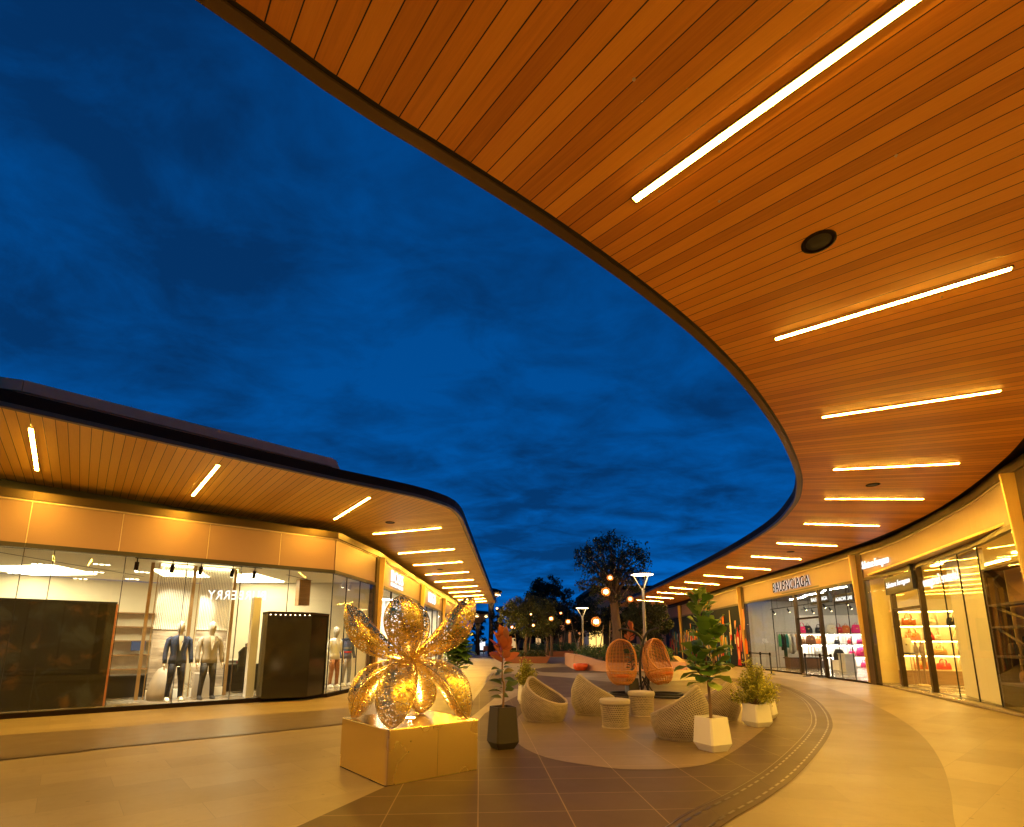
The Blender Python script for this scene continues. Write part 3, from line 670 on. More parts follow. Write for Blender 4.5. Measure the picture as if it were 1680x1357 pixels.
# ---- right building
sRc = [WR.near((9.62, 9.55)), WR.near(at(1431, 1123)), WR.near(at(1232, 1096)), WR.near((14.45, 38.6)), WR.near((15.2, 47.5)), WR.L[-1] - .1]
sN = 0.1
for a, c in [(sN, WR.L[-1])]:
    slab(right, 'cornice_beam', M['bronze'], WR, 1, a, c, 4.72, 4.92, .10, .2)
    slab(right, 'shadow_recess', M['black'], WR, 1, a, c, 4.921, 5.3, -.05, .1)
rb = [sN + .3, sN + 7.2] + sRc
for s in rb[1:-1]: column(right, WR, 1, s, 4.715, .36, .27, .06, .20)
for i, (a, c) in enumerate(zip(rb, rb[1:])):
    a += .19; c -= .19
    slab(right, 'base_rail', M['bronze_dark'], WR, 1, a, c, 0, .07, .05, .12)
    slab(right, 'head_frame', M['bronze'], WR, 1, a, c, 3.70, 3.80, .06, .12)
    slab(right, 'fascia_panel', M['panel'], WR, 1, a, c, 3.803, 4.682, .02, .05, .35)
    slab(right, 'panel_trim', M['trim'], WR, 1, a, c, 4.685, 4.715, .055, .1)
def glaze(root, P, cuts, z0, z1, jm='black', jw=.014):
    for a, c in zip(cuts, cuts[1:]): pane(root, 'window_pane', M['glass'], P.p(a), P.p(c), z0, z1)
    for g in cuts: post(root, 'glass_joint', M[jm], P.p(g), P.d(g), jw, .03, z0 - .005, z1 + .002)
# third shop beyond the picture edge and the shop behind the viewer
glaze(right, WR, [rb[1] + .2 + (rb[2] - rb[1] - .4) * k / 5 for k in range(6)], .072, 3.698)
glaze(right, WR, [rb[0] + .2 + (rb[1] - rb[0] - .4) * k / 5 for k in range(6)], .072, 3.698)
# warm bag shop
c0, c1, c2, c3 = sRc[0], sRc[1], sRc[2], sRc[3]
dk1, dk2 = WR.pix(1485, 1126), WR.pix(1536, 1138)
glaze(right, WR, [c0 + .2, WR.pix(1648, 1172), WR.pix(1610, 1160), WR.pix(1577, 1150), dk2 - .05], .072, 3.698)
glaze(right, WR, [dk1 + .05, c1 - .2], .072, 3.698)
for s in (dk1, dk2): post(right, 'door_post', M['bronze'], WR.p(s), WR.d(s), .12, .14, .07, 3.70)
m = (dk1 + dk2) / 2
slab(right, 'door_head', M['bronze'], WR, 1, dk2 + .061, dk1 - .061, 2.50, 2.58, .05, .1)
pane(right, 'door_leaf', M['glass'], WR.p(dk2 + .06), WR.p(dk1 - .06), .072, 2.498); pane(right, 'window_pane', M['glass'], WR.p(dk2 + .06), WR.p(dk1 - .06), 2.582, 3.698)
b = MB(); p = WR.p(dk2 + .22); b.tube([up(p + V((-.07, .02, 0)), .75), up(p + V((-.07, .02, 0)), 1.5)], .018, 8); b.build('door_handle', M['brass'], right)
# white bag shop
dm = [WR.pix(1357.5, 1108.5), WR.pix(1317, 1105.5)]
glaze(right, WR, [c1 + .2, WR.pix(1405, 1117), WR.pix(1383, 1113), dm[0]], .072, 3.698)
glaze(right, WR, [dm[1], WR.pix(1276, 1101), c2 - .2], .072, 3.698)
for s in dm: post(right, 'door_post', M['bronze'], WR.p(s), WR.d(s), .14, .14, .07, 3.70)
slab(right, 'door_head', M['bronze_dark'], WR, 1, dm[0] + .071, dm[1] - .071, 2.52, 2.60, .04, .1)
pane(right, 'door_leaf', M['glass'], WR.p(dm[0] + .07), WR.p(dm[1] - .07), .072, 2.518); pane(right, 'window_pane', M['glass'], WR.p(dm[0] + .07), WR.p(dm[1] - .07), 2.602, 3.698)
class Shop:                                  # straight local frame behind a bay of the right wall
    def __init__(s, sa, sb):
        s.a, s.b = WR.p(sa), WR.p(sb); s.d = (s.b - s.a).normalized(); s.n = V((s.d.y, -s.d.x, 0)); s.L = (s.b - s.a).length
    def P(s, t, d, z=0): return s.a + s.d * t + s.n * d + V((0, 0, z))
    def hit(s, x, y, d): return hit(x, y, s.P(0, d), s.n)
    def rz(s): return math.atan2(s.d.y, s.d.x)
def shell(S, depth, wallm, ceilm, zc, lights, lm, sidem=None, t0=.15, t1=None):
    t1 = S.L - .15 if t1 is None else t1
    q = [S.P(t0, .08), S.P(t1, .08), S.P(t1, depth), S.P(t0, depth)]
    # follow the bowed front a little
    b = MB(); b.prism([(p.x, p.y) for p in q], .015, .068); b.build('shop_floor', M['shopfloor'], right)
    b = MB(); b.prism([(p.x, p.y) for p in q], zc, zc + .06); b.build('shop_ceiling', M[ceilm], right)
    wall(right, 'back_wall', M[wallm], S.P(t0, depth + .05), S.P(t1, depth + .05), .07, zc)
    for t in (t0 - .05, t1 + .05): wall(right, 'side_wall', M[sidem or wallm], S.P(t, .03), S.P(t, depth), .07, zc)
    for (t, d, l, w_) in lights:
        b = MB(); c = S.P(t, d, zc - .015); b.box(c, (l, w_, .02), S.rz()); b.build('ceiling_panel_light', M[lm], right)
SW, SY = Shop(c1, c2), Shop(c0, c1)
S3, S4 = Shop(rb[1], rb[2]), Shop(rb[0], rb[1])
shell(SW, 7.2, 'white', 'ceil_dark', 3.85, [(1.6, 1.2, 1.6, .10), (4.2, 1.2, 1.8, .10), (7, 1.6, 1.8, .10), (9.6, 2.0, 1.6, .10), (3, 4.4, 3, .10), (8.5, 4.6, 3, .10)], 'panel_white', 'grey_wall')
shell(SY, 4.6, 'yellow_wall', 'yellow_wall', 3.85, [(2, 1.5, 1.4, .12), (4.5, 2.2, 1.6, .12), (7, 1.2, 1.2, .12), (7.4, 2.6, 1.8, .12), (6.0, 3.6, 1.8, .12)], 'panel_yellow')
shell(S3, 4.5, 'cream', 'ceil', 3.85, [(S3.L * .3, 1.2, 1.6, .14), (S3.L * .6, 1.2, 1.6, .14), (S3.L * .85, 1.2, 1.2, .14)], 'panel_yellow'); shell(S4, 4.5, 'cream', 'ceil', 3.85, [(S4.L / 2, 1.6, 1.6, .2), (S4.L / 4, 1.6, 1.6, .2)], 'panel_light')  # third shop's bright panels are added to light the right canopy
# painted hoardings that close the bays further down
def hoarding(sa, sb, label, nshape, seed, fixed=()):
    t = thing('painted_hoarding', label, 'mural', (0, 0, 0), 0, 'painted hoardings')
    slab(t, 'board', plain('mural_ground', (.007, .016, .034), .6, 0, .6, 1.2, spec=.12), WR, 1, sa + .2, sb - .2, .075, 3.69, .03, .05)
    r = random.Random(seed); cols = {'orange': (.70, .17, .02), 'white': (.68, .62, .52), 'crimson': (.50, .03, .03), 'teal': (.02, .20, .22), 'blue': (.08, .25, .50), 'yellow': (.70, .42, .05), 'navy': (.015, .03, .10), 'peach': (.66, .33, .18), 'green': (.03, .13, .07)}
    mbs = {k: MB() for k in cols}
    prof = [[(0, .15), (.1, .5), (.35, .6), (.6, .3), (.75, .22), (.9, .3), (1, .12)], [(0, .3), (.2, .45), (.5, .5), (.8, .35), (1, .02)], [(0, .05), (.25, .25), (.6, .5), (.85, .55), (1, .5)], [(0, .2), (.3, .3), (.5, .2), (.55, .5), (.8, .6), (.95, .4), (1, .1)], [(0, .5), (.5, .45), (.52, .3), (1, .32)]]
    def shape(c, s, z, w_, h_, pr, lay, lean=0):
        L, Rr = [], []
        for q, k in pr:
            L.append((s - w_ * k + lean * q, z + h_ * q)); Rr.append((s + w_ * k + lean * q, z + h_ * q))
        poly = L + Rr[::-1]; off = .034 + lay * .004
        f = [wallpt(WR, 1, a, b_, off) for a, b_ in poly]; n = len(L)
        mbs[c].add(f, [(i, i + 1, 2 * n - 2 - i, 2 * n - 1 - i) for i in range(n - 1)])
    nm = list(cols)
    for i in range(nshape):
        h_ = r.uniform(.5, 1.7); s = r.uniform(sa + .45, sb - .45); z = r.uniform(.12, max(.2, 3.1 - h_ - r.random() * .9))
        c = r.choice(nm); shape(c, s, z, r.uniform(.15, .40), h_, r.choice(prof), i % 5, r.uniform(-.12, .12))
        if r.random() < .6: shape(r.choice(nm), s + .02, z + h_ * r.uniform(.2, .6), r.uniform(.05, .11), h_ * r.uniform(.12, .3), prof[1], 5 + i % 3)
    for f in fixed: shape(*f)
    for k, mb in mbs.items():
        if mb.f: mb.build('painted_shape', plain('mural_' + k, cols[k], .6, 0, .3, 4, spec=.12), t)
def sw(x): return WR.pix(x, 1092)
pr_b = [(0, .5), (.45, .5), (.55, .3), (.8, .2), (1, .2)]
hoarding(c2, c3, 'painted hoarding with a tall red figure beside the lettered bag shop', 46, 5, [('orange', sw(1193), 2.2, .42, 1.0, [(0, .15), (.5, .4), (.9, .6), (1, .5)], 8), ('white', sw(1205), 1.75, .30, 1.75, [(0, .5), (.4, .55), (.7, .3), (.95, .22), (1, .15)], 8), ('crimson', sw(1205), 1.6, .32, .35, [(0, .4), (.5, .6), (1, .4)], 9), ('crimson', sw(1216), .1, .55, 2.3, [(0, .6), (.2, .4), (.35, .5), (.6, .65), (.8, .5), (.9, .15), (1, .05)], 8), ('white', sw(1216), 1.2, .28, .6, [(0, .2), (.4, .5), (.8, .6), (1, .2)], 9), ('peach', sw(1216), .45, .3, .65, [(0, .5), (.7, .5), (1, .1)], 9), ('orange', sw(1229), .8, .4, .9, [(0, .4), (.4, .6), (.8, .55), (1, .1)], 8), ('navy', sw(1223), .2, .35, 1.3, [(0, .5), (.6, .5), (1, .2)], 7), ('peach', sw(1227), 2.2, .5, 1.2, [(0, .3), (.4, .5), (1, .5)], 7)])
hoarding(c3, sRc[4], 'painted hoarding crowded with bright upright shapes behind the hanging chairs', 90, 11)
hoarding(sRc[4], sRc[5], 'painted hoarding at the far end of the right building', 60, 13)

# ---- signs
def sign_on(P, side, sa, sb, z, h_, txt, face, back, label, shear=0, off=.05, name='shop_sign'):
    a, c = wallpt(P, side, sa, z, off), wallpt(P, side, sb, z, off); m = (a + c) / 2
    r = (c - a); t = thing(name, label, 'sign', m, 0)
    if back:
        lettering('backlight', txt, back, (0, 0, 0), r, r.length, h_, .012, t, shear=shear); n = r.normalized().cross(V((0, 0, 1)))
        lettering('letters', txt, face, n * .022, r, r.length, h_, .014, t, shear=shear)
    else: lettering('letters', txt, face, (0, 0, 0), r, r.length, h_, .03, t, shear=shear)
    return t
sign_on(WR, 1, WR.pix(1283, 1100), WR.pix(1347, 1107), 4.235, .50, 'BALENCIAGA', M['letter_black'], M['sign_soft'], 'black capital letters with a white halo on the right fascia')
sign_on(WR, 1, WR.pix(1441, 1122), WR.pix(1489, 1127), 4.22, .36, 'Salvatore Ferragamo', M['sign'], None, 'glowing white slanted script lettering on the right fascia', .35)
sB = sF
t = sign_on(WL, -1, WL.pix(632, 1122), WL.pix(653, 1112), 4.05, .44, 'BOSS', M['sign'], None, 'tall white lit letters on the first fascia of the left passage', 0, .06)
a, c = WL.p(WL.pix(632, 1122)), WL.p(WL.pix(653, 1112))
o = lettering('subtitle', 'HUGO BOSS', M['sign'], (0, 0, -.34), c - a, (c - a).length, .14, .03, t)
sign_on(WL, -1, WL.pix(698, 1095), WL.pix(710, 1092), 4.0, .60, 'HUGO', M['sign'], None, 'white lit letters on the second fascia of the left passage', 0, .06)
# reflection of a sign opposite, built as glowing reversed letters in the left shop
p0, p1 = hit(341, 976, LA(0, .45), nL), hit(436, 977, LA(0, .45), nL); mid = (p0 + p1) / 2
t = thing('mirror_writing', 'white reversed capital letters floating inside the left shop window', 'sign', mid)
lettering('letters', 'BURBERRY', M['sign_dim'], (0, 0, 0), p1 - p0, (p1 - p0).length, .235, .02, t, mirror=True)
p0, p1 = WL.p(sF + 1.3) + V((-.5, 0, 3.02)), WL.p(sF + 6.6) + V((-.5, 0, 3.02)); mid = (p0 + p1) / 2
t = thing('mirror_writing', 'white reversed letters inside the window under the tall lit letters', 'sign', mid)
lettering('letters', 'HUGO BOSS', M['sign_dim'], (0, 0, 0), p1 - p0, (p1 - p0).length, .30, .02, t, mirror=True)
def hang_sign(S, x0, x1, y0, y1, d, txt, label, mirror, shear, box=True):
    a, c = S.hit(x0, y0, d), S.hit(x1, y1, d); z0, z1 = min(a.z, c.z), max(a.z, c.z); m = (a + c) / 2; r = V((c.x - a.x, c.y - a.y, 0)); L = r.length
    t = thing('hanging_sign' if box else 'mirror_writing', label, 'sign', (m.x, m.y, (z0 + z1) / 2)); rz = math.atan2(r.y, r.x); n = r.normalized().cross(V((0, 0, 1)))
    if box:
        b = MB(); b.box((0, 0, 0), (L, .14, z1 - z0), rz); b.build('sign_box', M['black'], t)
        b = MB(); q = r.normalized() * L * .42; b.box((q.x, q.y, (3.83 - (z0 + z1) / 2 + (z1 - z0) / 2) / 2), (.14, .1, 3.83 - (z0 + z1) / 2 - (z1 - z0) / 2), rz); b.build('hanger', M['black'], t)
    lettering('letters', txt, M['sign'] if box else M['sign_dim'], n * .08, r, L * .86, (z1 - z0) * (.42 if box else .8), .01, t, mirror=mirror, shear=shear)
hang_sign(SW, 1331, 1363, 978, 988, .35, 'BALENCIAGA', 'small black hanging sign with lit capitals inside the white bag shop', False, 0)
hang_sign(SW, 1371, 1404, 977, 987, .35, 'BALENCIAGA', 'black hanging sign with reversed capitals beside the column in the white bag shop', True, 0)  # reflection of the hanging sign, built as a second solid box
hang_sign(SY, 1454, 1503, 950, 966, .35, 'Salvatore Ferragamo', 'black hanging sign with white script above the door of the yellow shop', False, .35)
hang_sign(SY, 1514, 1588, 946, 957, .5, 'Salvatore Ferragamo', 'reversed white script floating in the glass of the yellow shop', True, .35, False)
# ------------------------------------------------------------------ left shop contents
def screenmat():
    m, nt, out = newmat('floral_screen'); co = objco(nt, (1, 1, 1))
    n1 = noise(nt, co, 1.7, 4, .55, .8); n2 = noise(nt, co, 2.6, 4, .6, .6); n3 = noise(nt, co, 9, 3)
    a = ramp(nt, n1, [(.52, (.012, .010, .008)), (.60, (.030, .036, .050)), (.72, (.055, .065, .08))])
    bb = ramp(nt, n2, [(.55, (0, 0, 0)), (.66, (.09, .035, .006)), (.8, (.10, .05, .008))])
    c = mixc(nt, 1.0, a, bb, 'ADD'); c = mixc(nt, math_(nt, 'MULTIPLY', n3, .8), c, (.008, .007, .006))
    bsdf(nt, out, c, .35, 0, .35); return m
M['screen'] = screenmat()
def stripes(name, c1, c2, freq, axis=0, tr=.0, rough=.6):
    m, nt, out = newmat(name); t = N(nt, 'ShaderNodeTexCoord'); sx = N(nt, 'ShaderNodeSeparateXYZ'); lk(nt, t.outputs['Object'], sx.inputs[0])
    u = sx.outputs[axis]; f = math_(nt, 'FRACT', math_(nt, 'MULTIPLY', u, freq)); k = math_(nt, 'LESS_THAN', f, .5)
    n = noise(nt, t.outputs['Object'], 3, 4); f2 = math_(nt, 'ADD', math_(nt, 'MULTIPLY', k, .6), math_(nt, 'MULTIPLY', n, .4))
    c = mixc(nt, f2, c1, c2); b = bsdf(nt, out, c, rough)
    if tr:
        tp = N(nt, 'ShaderNodeBsdfTransparent'); mx = N(nt, 'ShaderNodeMixShader'); lk(nt, math_(nt, 'MULTIPLY', math_(nt, 'SUBTRACT', 1, k), tr), mx.inputs[0])
        lk(nt, b.outputs[0], mx.inputs[1]); lk(nt, tp.outputs[0], mx.inputs[2]); lk(nt, mx.outputs[0], out.inputs[0])
    return m
M['strings'] = stripes('string_curtain', (.55, .5, .4), (.85, .78, .62), 26, 0, .75)
def stone():
    m, nt, out = newmat('banded_backdrop'); co = objco(nt, (.5, .5, 5)); n = noise(nt, co, 2.2, 5, .6, .3); n2 = noise(nt, objco(nt, (1.5, 1.5, 1.5)), 2, 4)
    c = ramp(nt, math_(nt, 'ADD', math_(nt, 'MULTIPLY', n, .7), math_(nt, 'MULTIPLY', n2, .3)), [(.34, (.12, .085, .05)), (.5, (.30, .23, .15)), (.64, (.52, .44, .31))])
    bsdf(nt, out, c, .7); return m
M['stone'] = stone()
# dark screen at the far left of the window
a, c = hit(-95, 1170, LA(0, .4), nL), hit(167, 1162, LA(0, .4), nL); top = hit(187, 991, LA(0, .4), nL).z
mid = (a + c) / 2; L = (c - a); Lh = V((L.x, L.y, 0)).length; rz = math.atan2(dL.y, dL.x)
t = thing('display_screen', 'wide dark screen with faint flowers standing at the left of the shop window', 'screen', (mid.x, mid.y, .096), rz)
b = MB(); b.box((0, 0, top / 2 - .05), (Lh, .10, top - .11)); b.build('panel', M['screen'], t)
b = MB(); b.box((0, 0, top - .08), (Lh + .03, .13, .05)); b.build('top_frame', M['black'], t)
b = MB(); b.box((Lh / 2 + .018, 0, top / 2 - .05), (.035, .12, top - .11)); b.build('side_edge', M['terra'], t)
# second dark screen, angled, right of the pillar
P3 = [at(428, 1146.5, .1), at(503, 1143, .1), at(532, 1138, .1)]; top = hit(503, 1008, P3[1], nL).z
t = thing('display_screen', 'narrower dark screen with a slanting right face beside the pale pillar', 'screen', (P3[1].x, P3[1].y, .096))
o = V((P3[1].x, P3[1].y, 0)); q = [p - o for p in P3]; q = [V((p.x, p.y, 0)) for p in q]
b = MB(); b.prism([(q[0].x, q[0].y), (q[1].x, q[1].y), (q[1] + nL * .5)[:2], (q[0] + nL * .5)[:2]], 0, top - .1); b.build('front_panel', M['gloss'], t)
b = MB(); b.prism([(q[1].x + .004, q[1].y), (q[2].x, q[2].y), (q[2] + nL * .4)[:2], (q[1] + nL * .49 + dL * .004)[:2]], 0, top - .1); b.build('slanting_panel', M['gloss'], t)
b = MB(); b.prism([((q[0] - nL * .01)[:2]), (q[1] - nL * .01)[:2], (q[2] - nL * .01)[:2], (q[2] + nL * .41)[:2], (q[1] + nL * .51)[:2], (q[0] + nL * .51)[:2]], top - .098, top - .04); b.build('top_frame', M['bronze_dark'], t)
for k in range(9):
    p = q[0].lerp(q[1], .05 + k * .11) - nL * .02; mb = MB(); mb.lathe([(.001, -.012), (.013, -.009), (.014, .0)], up(p, top - .115), 8); mb.build('pin_light', M['spot'], t)
# string curtain partition behind the mannequins
dP = 1.35
pb = [hit(x, 1150, LA(0, dP), nL) for x in (222, 296, 366)]; pb = [V((p.x, p.y, .096)) for p in pb]
t = thing('display_partition', 'brass framed partition with string curtains behind the two suited mannequins', 'partition', pb[1], rz)
xs = [(p - pb[1]).dot(dL) for p in pb]
for x in xs:
    b = MB(); b.box((x, 0, 1.70), (.075, .06, 3.40)); b.box((x + .14, .02, 1.70), (.02, .05, 3.40)); b.build('post', M['brass'], t)
for i in range(2):
    x0, x1 = xs[i] + .18, xs[i + 1] - .06
    b = MB(); b.box(((x0 + x1) / 2, .0, 2.55), (x1 - x0, .03, 1.66)); b.build('string_curtain', M['strings'], t)
    b = MB(); b.box(((x0 + x1) / 2, .03, .98), (x1 - x0, .03, 1.46)); b.build('backdrop', M['stone'], t)
    b = MB(); b.box(((x0 + x1) / 2, .0, .12), (x1 - x0, .12, .22)); b.build('plinth', M['cream'], t)
    b = MB(); b.box(((x0 + x1) / 2, -.05, 3.36), (x1 - x0, .05, .03)); b.build('top_light', M['panel_light'], t)
for i, (x, y, wd, hh, tx) in enumerate([(262, 1135, .55, .75, 'rounded pale boulder shaped display block'), (332, 1141, .5, .62, 'square tan display block')]):
    p = hit(x, y, LA(0, dP - .22), nL); t = thing('display_block', tx + ' at the foot of the partition', 'block', (p.x, p.y, .096), rz)
    b = MB()
    if i == 0: b.lathe([(.01, 0), (.26, 0), (.28, .15), (.24, .4), (.16, .62), (.09, .74), (.01, .78)], n=18); b.build('body', M['boulder'], t, True)
    else: b.cbox((0, 0, hh / 2), (wd, .2, hh), .02); b.build('body', M['boulder'], t)

# mannequins ---------------------------------------------------------------
def mannequin(loc, rz, label, jacket, trousers, shoe, shirt, k=1.0, stripe=None, short=False):
    t = thing('mannequin', label, 'mannequin', loc, rz, 'clothed mannequins'); s = k
    def el(c, rx, ry, n=14): return [V(c) * s + V((rx * s * math.cos(2 * math.pi * i / n), ry * s * math.sin(2 * math.pi * i / n), 0)) for i in range(n)]
    b = MB()        # head and neck in one surface
    b.rings([el((0, -.0, 1.46), .062, .06), el((0, -.0, 1.54), .055, .056), el((0, -.015, 1.585), .06, .075), el((0, -.022, 1.63), .074, .095), el((0, -.018, 1.70), .084, .105), el((0, -.008, 1.77), .078, .098), el((0, 0, 1.82), .05, .064), el((0, 0, 1.838), .012, .015)], cap=True)
    b.build('head', M['skin'], t, True)
    b = MB()        # jacket: torso and two sleeves
    b.rings([el((0, 0, .84), .188, .115), el((0, 0, .95), .180, .112), el((0, 0, 1.08), .158, .105), el((0, 0, 1.22), .182, .118), el((0, 0, 1.36), .205, .115), el((0, .005, 1.44), .19, .095), el((0, .01, 1.485), .115, .078), el((0, .01, 1.50), .07, .065)], cap=True)
    for sg in (-1, 1):
        e = .95 if not short else 1.12
        pts = [V((sg * .15, .01, 1.45)), V((sg * .218, .01, 1.385)), V((sg * .245, .015, 1.22)), V((sg * .262, -.0, 1.08))] + ([V((sg * .27, -.04, .95)), V((sg * .272, -.065, .86))] if not short else [])
        b.tube([p * s for p in pts], [r * s for r in ([.05, .060, .054, .050] + ([.048, .044] if not short else []))], 10)
    jk = b.build('jacket', M[jacket], t, True)
    b = MB()        # shirt front and lapels
    b.add([V((-.055, -.100, 1.49)) * s, V((.055, -.100, 1.49)) * s, V((.035, -.126, 1.30)) * s, V((.004, -.124, 1.14)) * s, V((-.004, -.124, 1.14)) * s, V((-.035, -.126, 1.30)) * s, V((-.05, -.07, 1.49)) * s, V((.05, -.07, 1.49)) * s], [(0, 1, 2, 3, 4, 5), (6, 7, 1, 0)])
    b.build('shirt', M[shirt], t)
    b = MB()
    for sg in (-1, 1):
        b.add([V((sg * .055, -.100, 1.497)) * s, V((sg * .115, -.112, 1.40)) * s, V((sg * .085, -.13, 1.36)) * s, V((sg * .012, -.134, 1.13)) * s, V((sg * .034, -.133, 1.30)) * s], [(0, 1, 2, 3, 4)] if sg > 0 else [(4, 3, 2, 1, 0)])
    b.build('lapel', M[jacket], t)
    b = MB()        # trousers: hips and two tapering legs
    b.rings([el((0, 0, .98), .145, .10), el((0, 0, .90), .165, .112), el((0, 0, .82), .172, .112), el((0, 0, .78), .16, .10)], cap=True)
    for sg in (-1, 1):
        pts = [V((sg * .088, 0, .84)), V((sg * .10, -.01, .62)), V((sg * .115, -.02, .46)), V((sg * .128, .0, .25)), V((sg * .135, .01, .07))]
        b.tube([p * s for p in pts], [(.088 * s, .10 * s), (.08 * s, .09 * s), (.062 * s, .07 * s), (.052 * s, .062 * s), (.048 * s, .058 * s)], 12)
    b.build('trousers', M[trousers], t, True)
    for sg in (-1, 1):
        b = MB()    # shoe: rounded last
        x = sg * .138
        b.rings([[V((x + rx * math.cos(a), y + ry * math.sin(a), z)) * s for a in [2 * math.pi * i / 12 for i in range(12)]] for rx, ry, y, z in ((.047, .135, -.06, 0), (.050, .138, -.06, .025), (.046, .12, -.045, .055), (.042, .075, -.0, .085), (.04, .05, .015, .10))], cap=True)
        b.build('shoe', M[shoe], t, True)
        b = MB()    # hand with palm, four fingers and a thumb
        w0 = V((sg * .28, -.07, .86)) if not short else V((sg * .285, -.06, .84)); dn = V((sg * -.02, -.06, -1)).normalized()
        if short: b.tube([V((sg * .285, -.0, 1.12)) * s, V((sg * .29, -.03, .98)) * s, w0 * s], [.045 * s, .04 * s, .028 * s], 8)
        b.tube([w0 * s, (w0 + dn * .04) * s, (w0 + dn * .09) * s], [(.024 * s, .03 * s), (.018 * s, .042 * s), (.015 * s, .04 * s)], 8)
        for j, (oy, ln) in enumerate(((-.032, .068), (-.011, .08), (.011, .074), (.031, .056))):
            p = w0 + dn * .085 + V((0, oy, 0)); b.tube([p * s, (p + dn * ln * .5) * s, (p + dn * ln + V((-sg * .015, 0, 0))) * s], [.0095 * s, .009 * s, .0065 * s], 6)
        p = w0 + dn * .03 + V((0, -.035, 0)); b.tube([p * s, (p + V((-sg * .006, -.028, -.03))) * s, (p + V((-sg * .012, -.03, -.062))) * s], [.011 * s, .010 * s, .007 * s], 6)
        b.build('hand', M['hand'], t, True)
    if stripe:
        for i, cm in enumerate(stripe):
            b = MB(); z = 1.02 + i * .13; rr = [.165, .17, .19, .205][i]
            b.rings([el((0, 0, z), rr + .004, .118), el((0, 0, z + .06), rr + .008, .122)]); b.build('stripe', M[cm], t, True)
    return t
fz = rz
def on_left(x, y, d): p = hit(x, y, LA(0, d), nL); return V((p.x, p.y, .096))
for (xb, yb, ytop, args) in [(283, 1152, 1018.5, ('grey headed mannequin in a navy blazer and white trainers', 'navy', 'navy_dark', 'shirt_white', 'shirt_white')), (336, 1149, 1019.5, ('grey headed mannequin in a beige blazer over dark trousers', 'blazer', 'charcoal', 'black_leather', 'shirt_white'))]:
    p = on_left(xb, yb, .62); q = hit(xb + 8, ytop, p, nL); k = (q.z - .096) / 1.838
    mannequin(p, fz + .12, *args[:1], *args[1:], k=k)
pf = [at(546, 1127.5, .1), at(566, 1124.5, .1)]
mannequin((pf[0].x, pf[0].y, .096), 1.05, 'mannequin in a pale shirt and rust trousers near the shop corner', 'shirt_white', 'rust', 'shirt_white', 'shirt_white', 1.02, None, True)
mannequin((pf[1].x, pf[1].y, .096), 1.05, 'mannequin in a striped blue and red jumper near the shop corner', 'plaid_blue', 'grey_cloth', 'shirt_white', 'plaid_blue', 1.02, ['red', 'grey_cloth', 'plaid_blue', 'navy'])
# shelves, tables, racks
def shelf_unit(loc, rz, w_, h_, d_, n, label, m='wood', back='cream'):
    t = thing('shelf_unit', label, 'shelf', loc, rz)
    b = MB(); b.box((0, d_ / 2, h_ / 2), (w_, .03, h_)); b.build('back_panel', M[back], t)
    for x in (-w_ / 2, w_ / 2): b = MB(); b.box((x, 0, h_ / 2), (.05, d_, h_)); b.build('side_panel', M[m], t)
    for i in range(n): b = MB(); b.box((0, 0, .08 + (h_ - .1) * i / (n - 1)), (w_ - .052, d_ - .02, .04)); b.build('shelf', M[m], t)
    return t
p = on_left(207, 1112, 6.7); shelf_unit(p, rz, 1.5, 2.35, .45, 6, 'tall lit wooden shelf unit at the back left of the left shop')
p = on_left(212, 1112, 6.5); t = thing('storage_box', 'blue box on the wooden shelf at the back of the left shop', 'box', (p.x + .15, p.y, 1.22), rz); b = MB(); b.cbox((0, 0, .13), (.36, .25, .26), .01); b.build('body', M['blue_box'], t); b = MB(); b.box((0, 0, .28), (.38, .27, .04)); b.build('lid', M['blue_box'], t)
p = on_left(372, 1100, 6.2); shelf_unit(p, rz, 1.0, 2.3, .45, 5, 'orange lit wooden niche with shelves behind the beige blazer mannequin', 'wood', 'tan_leather')
def table(loc, rz, w_, d_, h_, label, top, base):
    t = thing('display_table', label, 'table', loc, rz); b = MB(); b.cbox((0, 0, h_ - .03), (w_, d_, .06), .01); b.build('tabletop', M[top], t)
    b = MB(); b.box((0, 0, (h_ - .06) / 2), (w_ - .12, d_ - .1, h_ - .06)); b.build('base', M[base], t); return t
p = on_left(188, 1126, 2.6); table(p, rz, 1.8, .7, .55, 'low dark display bench behind the left dark screen', 'black', 'charcoal')
p = on_left(382, 1118, 3.0); table(p, rz, 1.3, .8, .75, 'dark display table behind the beige blazer mannequin', 'black', 'charcoal')
def stack(loc, rz, cols, label):
    t = thing('folded_clothes', label, 'clothes', loc, rz, 'stacks of folded clothes')
    for i, c in enumerate(cols): b = MB(); b.cbox((.01 * (i % 2), 0, .02 + i * .045), (.34, .26, .04), .012); b.build('garment', M[c], t)
p = on_left(378, 1118, 3.0); stack((p.x, p.y, .846), rz, ['shirt_white', 'grey_cloth', 'shirt_white'], 'folded white and grey clothes on the dark table in the left shop')
p2 = on_left(392, 1117, 3.0); stack((p2.x, p2.y, .846), rz, ['red', 'pink'], 'folded red and pink clothes on the dark table in the left shop')
def garment(b, x, w_, z1, ln, d_=.05):
    n = 5; rows = []
    for i in range(n + 1):
        z = z1 - ln * i / n; ww = w_ * (.35 if i == 0 else .95 + .05 * math.sin(i * 2.1)); dd = d_ * (1 + .3 * math.sin(i * 1.7 + x * 9))
        rows.append([V((x + dd * math.cos(a) * .5, ww * math.sin(a) * .5, z)) for a in [2 * math.pi * k / 10 for k in range(10)]])
    b.rings(rows, cap=True)
